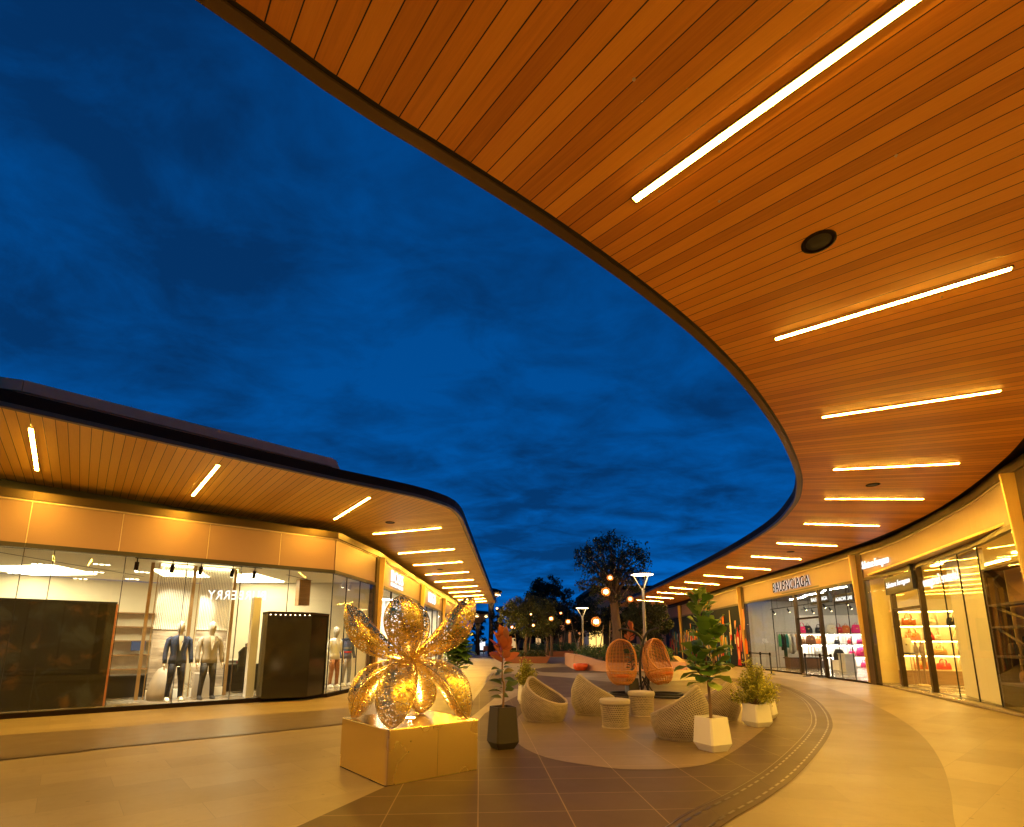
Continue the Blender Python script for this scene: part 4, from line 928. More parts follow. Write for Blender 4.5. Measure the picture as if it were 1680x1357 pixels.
def rack(loc, rz, L, h_, items, label, m='black'):
    t = thing('clothes_rack', label, 'rack', loc, rz)
    b = MB(); b.tube([(-L / 2, 0, 0), (-L / 2, 0, h_), (L / 2, 0, h_), (L / 2, 0, 0)], .015, 8); b.box((-L / 2, 0, .012), (.05, .45, .024)); b.box((L / 2, 0, .012), (.05, .45, .024)); b.build('frame', M[m], t)
    for i, (c, ln) in enumerate(items):
        x = -L / 2 + L * (i + 1) / (len(items) + 1); b = MB(); garment(b, x, .42, h_ - .09, ln); b.tube([(x, 0, h_ - .10), (x, 0, h_ + .02)], .005, 5); b.build('hung_garment', M[c], t, True)
p = on_left(402, 1110, 2.2); rack(p, rz + 1.2, .8, 1.35, [('charcoal', .7), ('red', .6), ('shirt_white', .65), ('plaid_blue', .7), ('navy', .7)], 'rack of mixed clothes beside the pale pillar in the left shop')
p = at(580, 1116, .1); rack((p.x - .5, p.y + .6, .096), .5, 1.0, 1.55, [('red', .8), ('rust', .75), ('red', .8), ('charcoal', .85), ('tan_leather', .7)], 'rack of red clothes behind the corner mannequins')
# ceiling fittings of the left shop
for i, (x, y) in enumerate(sorted([(67, 925), (167, 925.5), (158, 938), (48, 949), (132, 949), (65, 956), (40, 969), (217, 949.5), (233, 938), (397, 943), (451, 967), (442, 982), (478, 984), (26, 940)])):
    p = at(x, y, 3.522); t = thing('downlight', 'triple downlight in the left shop ceiling, %s from the left' % ordinal(i + 1), 'light', p, rz, 'triple downlights of the left shop')
    b = MB(); b.box((0, 0, -.006), (.42, .14, .012)); b.build('trim', M['white'], t)
    for k in (-1, 0, 1): b = MB(); b.lathe([(.045, -.012), (.045, -.018), (.01, -.022)], (k * .13, 0, 0), 12); b.build('lamp', M['spot'], t)
def spotlight(p, label, m='black', grp='track spotlights', tilt=.4, dz=.0):
    t = thing('track_spotlight', label, 'light', p, rz, grp)
    b = MB(); b.tube([(0, 0, 0), (0, 0, -.12)], .012, 6); b.build('stem', M[m], t)
    b = MB(); b.tube([(0, 0, -.10), (0, math.sin(tilt) * .2, -.10 - math.cos(tilt) * .2)], .045, 12); b.build('housing', M[m], t)
    b = MB(); q = V((0, math.sin(tilt) * .203, -.10 - math.cos(tilt) * .203)); b.tube([q, q + V((0, math.sin(tilt), -math.cos(tilt))) * .004], .036, 12); b.build('lens', M['spot'], t)
for i, x in enumerate((226, 285, 332, 384, 420)):
    p = hit(x, 916, LA(0, .75), nL); spotlight((p.x, p.y, 3.50), 'black track spotlight over the shop window, %s from the left' % ordinal(i + 1), 'bronze_dark')
a, c = hit(222, 916, LA(0, .75), nL), hit(430, 935, LA(0, .75), nL); b = MB(); m = (a + c) / 2; b.box((m.x, m.y, 3.508), ((c - a).length, .04, .03), rz); b.build('light_track', M['bronze_dark'], left)
for i, (x, y) in enumerate([(564, 960), (574, 964), (581, 968), (590, 972)]):
    p = at(x, y, 3.3); spotlight((p.x, p.y, 3.522), 'pale spotlight above the corner mannequins, %s from the left' % ordinal(i + 1), 'white', 'pale spotlights at the corner')

# ------------------------------------------------------------------ bags
def bag(loc, rz, col, w_, h_, d_, label, group=None, kind='tote'):
    t = thing('handbag' if kind != 'backpack' else 'backpack', label, 'bag' if kind != 'backpack' else 'backpack', loc, rz, group); b = MB()
    def rr(w2, d2, z, k=4): return [V((w2 * math.copysign(abs(math.cos(a)) ** .45, math.cos(a)), d2 * math.copysign(abs(math.sin(a)) ** .6, math.sin(a)), z)) for a in [2 * math.pi * (i + .5) / 16 for i in range(16)]]
    tp = .82 if kind != 'backpack' else .6
    b.rings([rr(w_ * .46, d_ * .44, 0), rr(w_ * .5, d_ * .5, h_ * .08), rr(w_ * .5, d_ * .5, h_ * .5), rr(w_ * .5 * (tp + .1), d_ * .4, h_ * .85), rr(w_ * .5 * tp, d_ * .22, h_)], cap=True); b.build('body', M[col], t, True)
    b = MB(); k = w_ * .24 if kind != 'backpack' else w_ * .12; hh = h_ * .55 if kind == 'tote' else h_ * .22
    for y in ((-d_ * .16, d_ * .16) if kind == 'tote' else (0,)): b.tube([(-k, y, h_ * .9), (-k * .95, y, h_ + hh * .5), (-k * .5, y, h_ + hh), (k * .5, y, h_ + hh), (k * .95, y, h_ + hh * .5), (k, y, h_ * .9)], .012, 6)
    b.build('handle', M[col], t, True)
    b = MB(); b.box((0, -d_ * .5 - .004, h_ * .55), (w_ * .16, .016, h_ * .10)); b.build('clasp', M['goldrim'], t); return t
# yellow shop: shelf wall on its far side, facing the passage
def side(S, x, off, y=1060): q = hit(x, y, S.P(S.L - off, 0), S.d); return (q - S.a).dot(S.n)
def sideP(S, x, off, z=.07, push=0.0): return S.P(S.L - off, side(S, x, off) + push, z)
def sideR(S): return math.atan2(-S.n.y, -S.n.x)
OFF = .36; PS = SY.P(SY.L - OFF, 0)
d0, d1 = side(SY, 1474, OFF), side(SY, 1592, OFF); tm = (d0 + d1) / 2; Lw = d1 - d0
zs = [hit(1515, y, PS, SY.d).z for y in (1002.5, 1026.5, 1051, 1075, 1098.5)]
p = SY.P(SY.L - OFF, tm); t = thing('shelf_unit', 'lit cream shelf wall full of bags in the yellow shop', 'shelf', (p.x, p.y, .07), sideR(SY))
M['shelf_glow'] = plain('shelf_cream', (.80, .70, .46), .5, 0, .04, 3)
b = MB(); b.box((0, -.18, zs[0] / 2 + .2), (Lw + .1, .03, zs[0] + .3)); b.build('back_panel', M['shelf_glow'], t)
for i, z in enumerate(zs[:-1]): b = MB(); b.box((0, 0, z - .085), (Lw + .1, .32, .022)); b.build('shelf', M['wood'], t)
b = MB(); b.box((0, .01, zs[-1] - .09), (Lw + .1, .40, .03)); b.build('counter_top', M['shelf_glow'], t)
b = MB(); b.box((0, .0, (zs[-1] - .11) / 2), (Lw + .1, .36, zs[-1] - .11)); b.build('counter', M['wood'], t)
for z in zs[:4]: b = MB(); b.box((0, .12, z - .104), (Lw, .02, .012)); b.build('light_line', M['panel_yellow'], t)
for k in range(6): b = MB(); b.box((-Lw / 2 + Lw * k / 5, -.03, (zs[0] + zs[-1]) / 2 - .08), (.012, .24, zs[0] - zs[-1])); b.build('divider', M['shelf_glow'], t)
rows = {1: [(1496, 'orange_leather', .42, .26, 'orange'), (1531, 'cream_leather', .36, .2, 'cream'), (1566, 'black_leather', .24, .26, 'black')],
        2: [(1499, 'orange_leather', .46, .26, 'wide orange'), (1529, 'red', .2, .18, 'red'), (1540, 'cream_leather', .22, .18, 'cream'), (1571, 'cream_leather', .2, .18, 'pale')],
        3: [(1511, 'cream_leather', .26, .2, 'cream'), (1541, 'tan_leather', .38, .22, 'tan'), (1577, 'brown_leather', .2, .22, 'brown')],
        4: [(1506, 'orange_leather', .4, .26, 'rust orange'), (1543, 'red', .42, .22, 'bright red'), (1578, 'tan_leather', .22, .26, 'tan')]}
for r_, L in rows.items():
    for x, col, w_, h_, cn in L:
        p = sideP(SY, x, OFF); shelfn = {1: 'top', 2: 'second', 3: 'third', 4: 'lowest'}[r_]; p = p - SY.d * .02
        bag((p.x, p.y, zs[r_] + .008), sideR(SY) + math.pi, col, w_, h_, .15, '%s leather handbag on the %s shelf of the yellow shop' % (cn, shelfn), 'handbags in the yellow shop')
p = sideP(SY, 1489, 1.0); t = thing('display_stool', 'tall thin legged stool with a bag inside the yellow shop door', 'stool', (p.x, p.y, .07), sideR(SY))
b = MB(); b.lathe([(.01, 1.02), (.2, 1.02), (.2, 1.06), (.01, 1.06)], n=18); b.build('seat', M['black'], t)
for k in range(3): b = MB(); a = k * 2.1; b.tube([(.15 * math.cos(a), .15 * math.sin(a), 1.02), (.2 * math.cos(a), .2 * math.sin(a), 0)], .014, 6); b.build('leg', M['brass'], t)
bag((p.x, p.y, 1.13), sideR(SY) + 2.6, 'cream_leather', .32, .5, .22, 'cream and brown backpack on the tall stool in the yellow shop', None, 'backpack')
for i, x in enumerate((1502, 1511)):
    p = sideP(SY, x, 1.1 + i * .15); t = thing('display_stand', ['slim brass display stand beside the tall stool', 'slim brass display stand nearest the yellow shop door post'][i], 'stand', (p.x, p.y, .07), sideR(SY))
    b = MB(); b.lathe([(.12, 0), (.12, .02), (.035, .06), (.03, .5), (.045, .9), (.055, 1.05)], n=14); b.build('pedestal', M['brass'], t)
    b = MB(); b.lathe([(.05, 1.05), (.075, 1.12), (.06, 1.25), (.03, 1.32), (.042, 1.40), (.01, 1.45)], n=14); b.build('bottle', M['brown_leather'], t)
# pale frosted screen and dark shelf frame at the right of the yellow shop
p, q = SY.hit(1588, 1150, .85), SY.hit(1652, 1150, .55); m = (p + q) / 2; d = q - p; d.z = 0
t = thing('window_backdrop', 'tall pale backdrop panel behind the right glass of the yellow shop', 'panel', (m.x, m.y, .07), math.atan2(d.y, d.x))
for k in range(3): b = MB(); b.box((-d.length / 2 + d.length * (k + .5) / 3, 0, 1.8), (d.length / 3 - .006, .05, 3.6)); b.build('panel', M['cream'], t)
b = MB(); b.box((0, -.03, 3.62), (d.length, .1, .05)); b.build('top_rail', M['brass'], t)
p, q = SY.hit(1668, 1160, .65), SY.hit(1740, 1160, .65); m = (p + q) / 2; d = q - p; d.z = 0; Lq = d.length + .1
t = thing('shelf_rack', 'dark timber display frame with crossed braces at the right edge', 'shelf', (m.x, m.y, .07), math.atan2(-d.y, -d.x))
b = MB(); b.box((0, -.25, 1.55), (Lq, .04, 3.1)); b.build('back_panel', M['wood'], t)
for k in (-1, 1): b = MB(); b.box((k * Lq / 2, 0, 1.55), (.09, .4, 3.1)); b.build('post', M['darkwood'], t)
for z in (.5, 1.1, 1.75, 2.25, 3.08): b = MB(); b.box((0, .02, z), (Lq - .09, .36, .05)); b.build('shelf', M['darkwood'], t)
for z0, z1 in ((1.78, 2.22), (1.14, 1.72)): b = MB(); b.tube([(-Lq / 2 + .08, .1, z0), (Lq / 2 - .08, .1, z1)], .03, 6); b.build('brace', M['darkwood'], t)
for i in range(5): 
    pp = m + d.normalized() * (-.5 + i * .26); bag((pp.x, pp.y, .07 + (.56 if i % 2 else 1.16)), math.atan2(-d.y, -d.x) + math.pi, ['black_leather', 'brown_leather', 'black_leather', 'cream_leather', 'brown_leather'][i], .22, .24, .14, '%s bag in the dark timber display frame, %s from the left' % (['black', 'brown', 'black', 'cream', 'brown'][i], ordinal(5 - i)), 'bags in the timber frame')
# white shop: shelf wall on its far side, rack, tables
OFF = .38; PS = SW.P(SW.L - OFF, 0)
zs = [hit(1350, y, PS, SW.d).z for y in (1038.5, 1056, 1076, 1095)]
d0, d1 = side(SW, 1312, OFF), side(SW, 1424, OFF); tm = (d0 + d1) / 2; Lw = d1 - d0
p = SW.P(SW.L - OFF, tm); t = thing('shelf_unit', 'long white shelf wall with bags in the white shop', 'shelf', (p.x, p.y, .07), sideR(SW))
b = MB(); b.box((0, -.20, 1.5), (Lw + .1, .04, 2.9)); b.build('back_panel', M['white'], t)
for z in zs: b = MB(); b.box((0, 0, z - .13), (Lw, .38, .09)); b.build('shelf', M['grey_wall'], t)
for z in zs: b = MB(); b.box((0, .12, z - .182), (Lw - .1, .03, .012)); b.build('light_line', M['panel_white'], t)
for k in range(4): b = MB(); b.box((-Lw / 2 + Lw * k / 3, 0, zs[0] / 2 - .1), (.05, .36, zs[0] - .2)); b.build('divider', M['white'], t)
rows = {0: [(1319, 'pink', .4, 'pink'), (1328, 'black_leather', .46, 'black'), (1346, 'black_leather', .34, 'small black'), (1367, 'cream_leather', .5, 'white'), (1379, 'red', .36, 'red'), (1391, 'orange_leather', .46, 'orange red'), (1408, 'pink', .5, 'bright pink')],
        1: [(1317, 'brown_leather', .3, 'brown'), (1345, 'orange_leather', .34, 'ring handled orange'), (1374, 'black_leather', .24, 'flat black'), (1395, 'red', .22, 'small red'), (1411, 'pink', .26, 'small pink')],
        2: [(1397, 'pink', .3, 'pale pink'), (1412, 'pink', .5, 'large pink'), (1340, 'grey_cloth', .3, 'grey')], 3: [(1343, 'black_leather', .4, 'wide black'), (1414, 'pink', .3, 'low pink')]}
for r_, L in rows.items():
    for x, col, h_, cn in L:
        p = sideP(SW, x, OFF); bag((p.x, p.y, zs[r_] - .01), sideR(SW) + math.pi, col, h_ * 1.1, h_ * .95, .2, '%s bag on the %s shelf of the white shop' % (cn, {0: 'top', 1: 'second', 2: 'third', 3: 'lowest'}[r_]), 'bags in the white shop', 'tote' if h_ < .45 else 'backpack')
p = sideP(SW, 1387, 5.0); t = thing('pedestal', 'grey box pedestal near the right glass of the white shop', 'pedestal', (p.x, p.y, .07), SW.rz()); b = MB(); b.cbox((0, 0, .42), (.6, .5, .84), .01); b.build('body', M['grey_wall'], t); b = MB(); b.box((0, 0, .85), (.64, .54, .025)); b.build('top', M['white'], t)
p = sideP(SW, 1375, 3.5); t = thing('pedestal', 'low white pedestal under the dark backpack in the white shop', 'pedestal', (p.x, p.y, .07), SW.rz()); b = MB(); b.cbox((0, 0, .24), (.7, .5, .48), .01); b.build('body', M['white'], t); b = MB(); b.box((0, 0, .49), (.74, .54, .025)); b.build('top', M['white'], t)
bag((p.x, p.y, .575), sideR(SW) + math.pi, 'black_leather', .52, .55, .3, 'dark rounded backpack on the low white pedestal', None, 'backpack')
p = sideP(SW, 1331, 2.2); t = thing('display_stand', 'tall three legged stand inside the white shop door', 'stand', (p.x, p.y, .07), sideR(SW))
b = MB(); b.lathe([(.01, 1.26), (.16, 1.26), (.16, 1.30), (.01, 1.30)], n=16); b.build('top', M['black'], t)
for k in range(3): b = MB(); b.tube([(-.20 + k * .20, 0, 0), (-.14 + k * .14, 0, 1.26)], .018, 6); b.build('leg', M['brown_leather'], t)
bag((p.x, p.y, 1.372), sideR(SW) + math.pi, 'brown_leather', .5, .5, .25, 'brown backpack on the tall three legged stand', None, 'backpack')
p = sideP(SW, 1315, 2.6); table(p, sideR(SW), 1.7, .8, .62, 'long dark slatted display table in the white shop', 'black', 'darkwood')
p = sideP(SW, 1294, 1.4); rack(p, sideR(SW), 1.15, 1.95, [('tan_leather', .9), ('shirt_white', 1.0), ('grey_cloth', 1.1), ('shirt_white', 1.05), ('teal', .75), ('dark_green', 1.35), ('charcoal', .9), ('teal', .7)], 'rack of teal, dark and pale coats in the white shop')
for k in range(4):
    q = SW.P(SW.L - .17, .35 + .62 * k + .3); wb = MB(); wb.box((q.x, q.y, 1.9), (.60, .05, 3.6), sideR(SW)); wb.build('wall_panel', M['grey_wall'], right)
for i, d in enumerate((1.3, 3.0)):
    a, c = SW.P(.6, d, 3.35), SW.P(SW.L - .6, d, 3.35); b = MB(); b.tube([a, c], .022, 6); b.build('light_track', M['black'], right)
    for k in range(6): h = MB(); q = a.lerp(c, (k + .5) / 6); h.tube([q, up(q, 3.86)], .008, 5); h.build('track_hanger', M['black'], right)
for i in range(12):
    d = 1.3 if i % 2 else 3.0; q = SW.P(.9 + (SW.L - 1.8) * i / 11, d, 3.34); spotlight(q, 'black track spotlight in the white shop, %s from the right' % ordinal(i + 1), 'black', 'track spotlights of the white shop', -.5)
for i in range(4):
    q = SY.P(1.2 + i * 2.2, 1.0 + .5 * (i % 2), 3.85); t = thing('downlight', 'round glowing downlight in the yellow shop ceiling, %s from the right' % ordinal(i + 1), 'light', q, 0, 'downlights of the yellow shop')
    b = MB(); b.lathe([(.13, 0), (.13, -.015), (.10, -.02)], n=18); b.build('trim', M['white'], t); b = MB(); b.lathe([(.10, -.012), (.01, -.016)], n=18); b.build('lamp', M['spot'], t)

# the lamps inside the track spotlights (lit in the photo)
def spot(p, target, e, col=(1, .90, .70), ang=50, name='spot_lamp'):
    l = bpy.data.lights.new(name, 'SPOT'); l.energy = e; l.color = col; l.spot_size = rad(ang); l.spot_blend = .5; l.shadow_soft_size = .05
    o = bpy.data.objects.new(name, l); COL.objects.link(o); o.location = p; o.rotation_euler = (V(target) - V(p)).to_track_quat('-Z', 'Y').to_euler(); return o
for x, tx in ((226, 262), (285, 283), (332, 336), (384, 336)):
    p = hit(x, 916, LA(0, .75), nL); q = on_left(tx, 1150, .9); spot((p.x - nL.x * .35, p.y - nL.y * .35, 3.2), (q.x, q.y, 1.15), 230)
for x, k in ((384, 262), (226, 350)):
    p = hit(x, 916, LA(0, .75), nL); q = on_left(k, 1150, 1.5); spot((p.x, p.y, 3.2), (q.x, q.y, 1.4), 200)
for (x, y), k in (((569, 962), 0), ((586, 970), 1)):
    p = at(x, y, 3.3); spot((p.x - .2, p.y - .6, 3.2), (pf[k].x, pf[k].y, 1.1), 220)
# ------------------------------------------------------------------ gold petal sculpture on its plinth
pl = [at(555, 1257), at(632.5, 1292), at(785.5, 1263.5)]; pl.append(pl[0] + pl[2] - pl[1]); PH = .575
pc = sum(pl, V()) / 4
t = thing('sculpture_plinth', 'brushed gold box plinth carrying the petal sculpture', 'plinth', pc)
q = [p - pc for p in pl]
def rounded(poly, r, k=6):
    out = []; n = len(poly)
    for i in range(n):
        a, c, d = poly[i - 1], poly[i], poly[(i + 1) % n]; u, w_ = (a - c).normalized(), (d - c).normalized()
        p0, p1 = c + u * r, c + w_ * r
        for j in range(k + 1):
            s = j / k; out.append(p0 * (1 - s) ** 2 + c * 2 * s * (1 - s) + p1 * s * s)
    return out
rq = rounded(q, .05)
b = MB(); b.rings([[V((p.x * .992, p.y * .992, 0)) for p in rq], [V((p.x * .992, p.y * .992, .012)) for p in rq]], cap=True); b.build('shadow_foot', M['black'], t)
b = MB(); b.rings([[V((p.x, p.y, z)) for p in rq] for z in (.012, PH - .01)] + [[V((p.x * .994, p.y * .994, PH - .002)) for p in rq]]); b.build('side', M['gold'], t)
b = MB(); m_ = (q[1] * .48 + q[2] * .52) * 1.0; d_ = (q[2] - q[1]).normalized(); b.box((m_.x, m_.y, PH / 2), (.003, .003, PH - .03), math.atan2(d_.y, d_.x)); b.build('seam', M['gold_top'], t)
b = MB(); b.add([V((p.x * .994, p.y * .994, PH)) for p in rq], [list(range(len(rq)))] if True else []); b.build('top_plate', M['gold_top'], t)
wst = atY(672, 1081, pc.y)
t = thing('petal_sculpture', 'gold lattice sculpture of eight petals joined at a narrow waist', 'sculpture', (pc.x, pc.y, PH))
O = V((pc.x, pc.y, PH)); Wp = wst - O
def petal(tip, Wd, Td, bulge, name, mat, pw=.5, xa=1.15):
    ax = tip - Wp; L = ax.length; a = ax.normalized(); rdl = V((ax.x, ax.y, 0)).normalized(); tg = V((0, 0, 1)).cross(rdl).normalized(); nn = tg.cross(a).normalized()
    if nn.z < 0: nn = -nn
    n, m = 30, 28; rows = []; rims = [[], [], []]
    for i in range(n + 1):
        s = 1 - (1 - i / n) ** 1.4; pf_ = (max(s, 0) ** xa) * (max(1 - s, 0) ** pw) / ((xa / (xa + pw)) ** xa * (pw / (xa + pw)) ** pw); w_ = max(.006, Wd * pf_ + .040 * (1 - s) ** 3); th = max(.005, Td * pf_ + .036 * (1 - s) ** 3)
        c = Wp + ax * s + nn * (bulge * math.sin(math.pi * s) * L)
        rows.append([c + tg * (w_ * math.cos(2 * math.pi * k / m)) + nn * (th * math.sin(2 * math.pi * k / m)) for k in range(m)])
        rims[0].append(c + tg * w_ * 1.0); rims[1].append(c - tg * w_ * 1.0); rims[2].append(c + nn * th)
    b = MB(); b.rings(rows, uvscale=(1, 1)); o = b.build(name, mat, t, True)
    r = MB(); [r.tube(x, .009, 6) for x in rims[:2]]
    for s in (.3, .46, .62, .76):
        ring = rows[int(s * n)]; r.tube(ring + [ring[0]], .0042, 5)
    r.build('rim', M['goldrim'], o, True); return o
def top(x, y): return at(x, y, PH + .012) - O
for (x, y), w_, th in (((578, 1177), .235, .175), ((641, 1195), .22, .17), ((768, 1180), .235, .175), ((692, 1169), .21, .18)):
    petal(top(x, y), w_, th, .17, 'lower_petal', M['lattice_dense'], .64)
for (x, y, dy), w_, th, bl in (((567, 993, -.25), .23, .17, -.13), ((660, 977, -.50), .235, .15, -.10), ((777, 980, -.10), .25, .18, -.12), ((684, 992, .70), .20, .13, -.1)):
    petal(atY(x, y, pc.y + dy) - O, w_, th, bl, 'upper_petal', M['lattice'], .64)
b = MB(); b.tube([Wp + V((0, 0, -.05)), Wp + V((0, 0, -.015)), Wp + V((0, 0, .02)), Wp + V((0, 0, .05))], [.085, .07, .07, .085], 18); b.build('waist_band', M['goldrim'], t, True)
t = thing('uplight', 'small glowing uplight on the plinth beneath the petals', 'light', (pc.x + .02, pc.y - .02, PH + .001))
b = MB(); b.lathe([(.07, 0), (.07, .008), (.06, .010)], n=20); b.build('housing', M['goldrim'], t)
b = MB(); b.lathe([(.06, .009), (.03, .014), (.005, .015)], n=20); b.build('lens', emit('uplight_glow', (1, .66, .26), 260), t)

# ------------------------------------------------------------------ wicker tub chairs and stools
def wicker_chair(loc, rz, label):
    t = thing('wicker_chair', label, 'chair', loc, rz, 'round wicker tub chairs'); n = 48
    def rim(a): return .545 + .235 * math.cos(a) + .02 * math.cos(2 * a)      # high at the back (+x), low at the front
    def rad_(z): return .335 + .125 * math.sin(math.pi * min(1, max(0, (z + .06) / .72))) if z < .42 else .455 - .16 * ((z - .42) / .4) ** 1.7
    def shell(off, lift):
        rows = []
        for i in range(15):
            v = i / 14; rows.append([V(((rad_(v * rim(a)) + off) * math.cos(a), (rad_(v * rim(a)) + off) * math.sin(a), lift + v * (rim(a) - lift))) for a in [2 * math.pi * k / n for k in range(n)]])
        return rows
    b = MB(); b.rings(shell(0, .02), uvscale=(76, 24)); b.build('shell', M['weave'], t, True)
    b = MB(); b.rings(shell(-.045, .10), uvscale=(70, 21)); b.build('inner_shell', M['weave'], t, True)
    b = MB(); b.rings(shell(-.022, .05)); b.build('hole_shade', M['darkwood'], t, True)  # dark shell put between the weaves as the shade behind their holes
    pts = [V(((rad_(rim(a)) - .022) * math.cos(a), (rad_(rim(a)) - .022) * math.sin(a), rim(a) + .004)) for a in [2 * math.pi * k / n for k in range(n + 1)]]
    b = MB(); b.tube(pts, .028, 8, cap=False); b.build('rim', M['weave_solid'], t, True)
    b = MB(); b.lathe([(.33, 0), (.345, .012), (.34, .03)], n=n); b.build('foot_ring', M['weave_solid'], t, True)
    b = MB(); b.lathe([(.01, .20), (.385, .20), (.405, .24), (.40, .29), (.36, .315), (.2, .325), (.01, .328)], n=32); b.build('seat_cushion', M['cushion'], t, True)
M['weave_solid'] = plain('wicker_band', (.44, .36, .25), .6, 0, .25, 30, .5, (1, 1, 3))
for x, y, r, lab in [(893, 1183, 150, 'wicker tub chair with its open side to the right, nearest the black pot'), (973, 1172, 195, 'wicker tub chair turned sideways behind the nearer wicker stool'), (1118, 1212, -38, 'largest looking wicker tub chair with its back to the viewer by the white fig pot'), (1176, 1181, -25, 'wicker tub chair half hidden behind the fig tree trunk')]:
    wicker_chair(at(x, y), rad(r), lab)
def stool(loc, rz, label):
    t = thing('wicker_stool', label, 'stool', loc, rz, 'round wicker stools')
    b = MB(); b.lathe([(.232, .015), (.236, .1), (.246, .25), (.258, .41)], n=40, uvscale=(50, 14), cap=False); b.build('body', M['weave'], t, True)
    b = MB(); b.lathe([(.215, .02), (.22, .42)], n=32, cap=False); b.build('hole_shade', M['darkwood'], t, True)  # dark tube put inside as the shade behind the weave holes
    b = MB(); b.lathe([(.228, 0), (.242, .008), (.242, .028), (.23, .034)], n=40); b.build('foot_ring', M['weave_solid'], t, True)
    b = MB(); b.lathe([(.01, .405), (.262, .405), (.272, .43), (.272, .47), (.262, .492), (.2, .50), (.01, .502)], n=40); b.build('top', M['cushion'], t, True)
stool(at(1010, 1194), .3, 'nearer wicker stool in front of the sideways chair'); stool(at(1053.5, 1175), 1.1, 'farther wicker stool in front of the swing stands')

# ------------------------------------------------------------------ hanging rattan chairs
def egg(t_): return .41 * max(.0, 1 - abs((t_ - .44) / (.46 if t_ < .44 else .565)) ** 2.7) ** .5 + .012
def hanging_chair(loc, rz, tilt, label):
    t = thing('hanging_chair', label, 'chair', loc, rz, 'orange rattan hanging chairs'); t.rotation_euler = (tilt, 0, rz); Hh = 1.24
    def pt(a, s): w_ = egg(s); return V((w_ * math.sin(a), w_ * .86 * math.cos(a) + .05 * math.sin(math.pi * s), s * Hh))
    op = lambda s: math.pi if s < .30 else rad(128 - 26 * math.sin(math.pi * (s - .30) / .70))
    b = MB()
    for k in range(17):                                   # uprights of the back and wrap-round front
        a = rad(-118 + 236 * k / 16); b.tube([pt(a, s / 24) for s in range(0, 25)], .011, 5)
    for k in range(9): a = rad(118 + 124 * (k + .5) / 9); b.tube([pt(a, s / 24) for s in range(0, 8)], .011, 5)
    for i in range(31):
        s = .02 + .95 * i / 30; m = op(s); nn = 26; L = [pt(-m + 2 * m * k / nn, s) for k in range(nn + 1)]; b.tube(L, .0105, 5)
    b.build('woven_basket', M['rattan'], t, True)
    b = MB(); F_ = [pt(op(s / 30 * .70 + .30), s / 30 * .70 + .30) for s in range(31)]; G_ = [pt(-op(s / 30 * .70 + .30), s / 30 * .70 + .30) for s in range(31)]
    b.tube(F_ + G_[::-1], .024, 8); fr = [pt(op(.3) + (2 * math.pi - 2 * op(.3)) * k / 12 * 1.0, .30) for k in range(13)]; b.tube([pt(2 * math.pi * k / 32, .30) for k in range(33)], .020, 8)
    b.tube([pt(2 * math.pi * k / 32, .05) for k in range(33)], .020, 8); b.build('rim', M['rattan'], t, True)
    b = MB(); b.lathe([(.01, .20), (.32, .20), (.35, .25), (.32, .30), (.01, .31)], (0, .02, 0), 24); b.build('seat_cushion', M['orange_leather'], t, True)
    b = MB(); b.tube([pt(0, 1.0) * 1.0 + V((0, -.1, -.02)), V((0, -.06, Hh + .10))], .007, 6); b.tube([V((0, -.06, Hh + .10)), V((0, -.06, Hh + .26))], .012, 6); b.build('hanger', M['black'], t)
    return t
Ls = atY(1021, 1124, 15.0); Rs = atY(1088, 1122, 14.9)
hanging_chair(Ls, rad(-6), rad(-3), 'left hanging rattan chair facing the viewer')
hanging_chair(Rs, rad(38), rad(-13), 'right hanging rattan chair tilted towards the shops')
def chair_stand(loc, topp, sgn, label):
    t = thing('chair_stand', label, 'stand', loc, 0, 'black hanging chair stands'); T = V(topp) - V(loc)
    b = MB()
    for r_, z in ((.62, .04), (.50, .10)): b.tube([V((r_ * math.cos(a), r_ * .80 * math.sin(a), z)) for a in [2 * math.pi * k / 36 for k in range(37)]], .03, 8)
    b.build('base_ring', M['black'], t, True)
    s = sgn; px = s * .58
    b = MB(); b.tube(catmull([(px, .0, .06), (px + s * .05, 0, .6), (px + s * .0, 0, 1.2), (px - s * .16, T.y * .5, T.z - .18), (T.x * .2 + px * .2, T.y * .9, T.z - .02), (T.x, T.y, T.z), (T.x - s * .03, T.y, T.z - .05)], 7), .034, 10); b.build('curved_arm', M['black'], t, True)
    for k in (-1, 1): b = MB(); b.tube([(px * .98, 0, .55), (px * .55, k * .34, .08)], .02, 8); b.build('brace', M['black'], t)
    return t
for (lx, tx, Cc, lab) in ((1024, 1021, Ls, 'black ring stand holding the left hanging chair'), (1091, 1084, Rs, 'black ring stand holding the right hanging chair')):
    g0 = V((Cc.x + (.12 if lx < 1050 else .02), Cc.y + .05, 0)); chair_stand(g0, V((Cc.x + (0 if lx < 1050 else -.08), Cc.y, Cc.z + 1.52)), 1 if lx < 1050 else -1, lab)

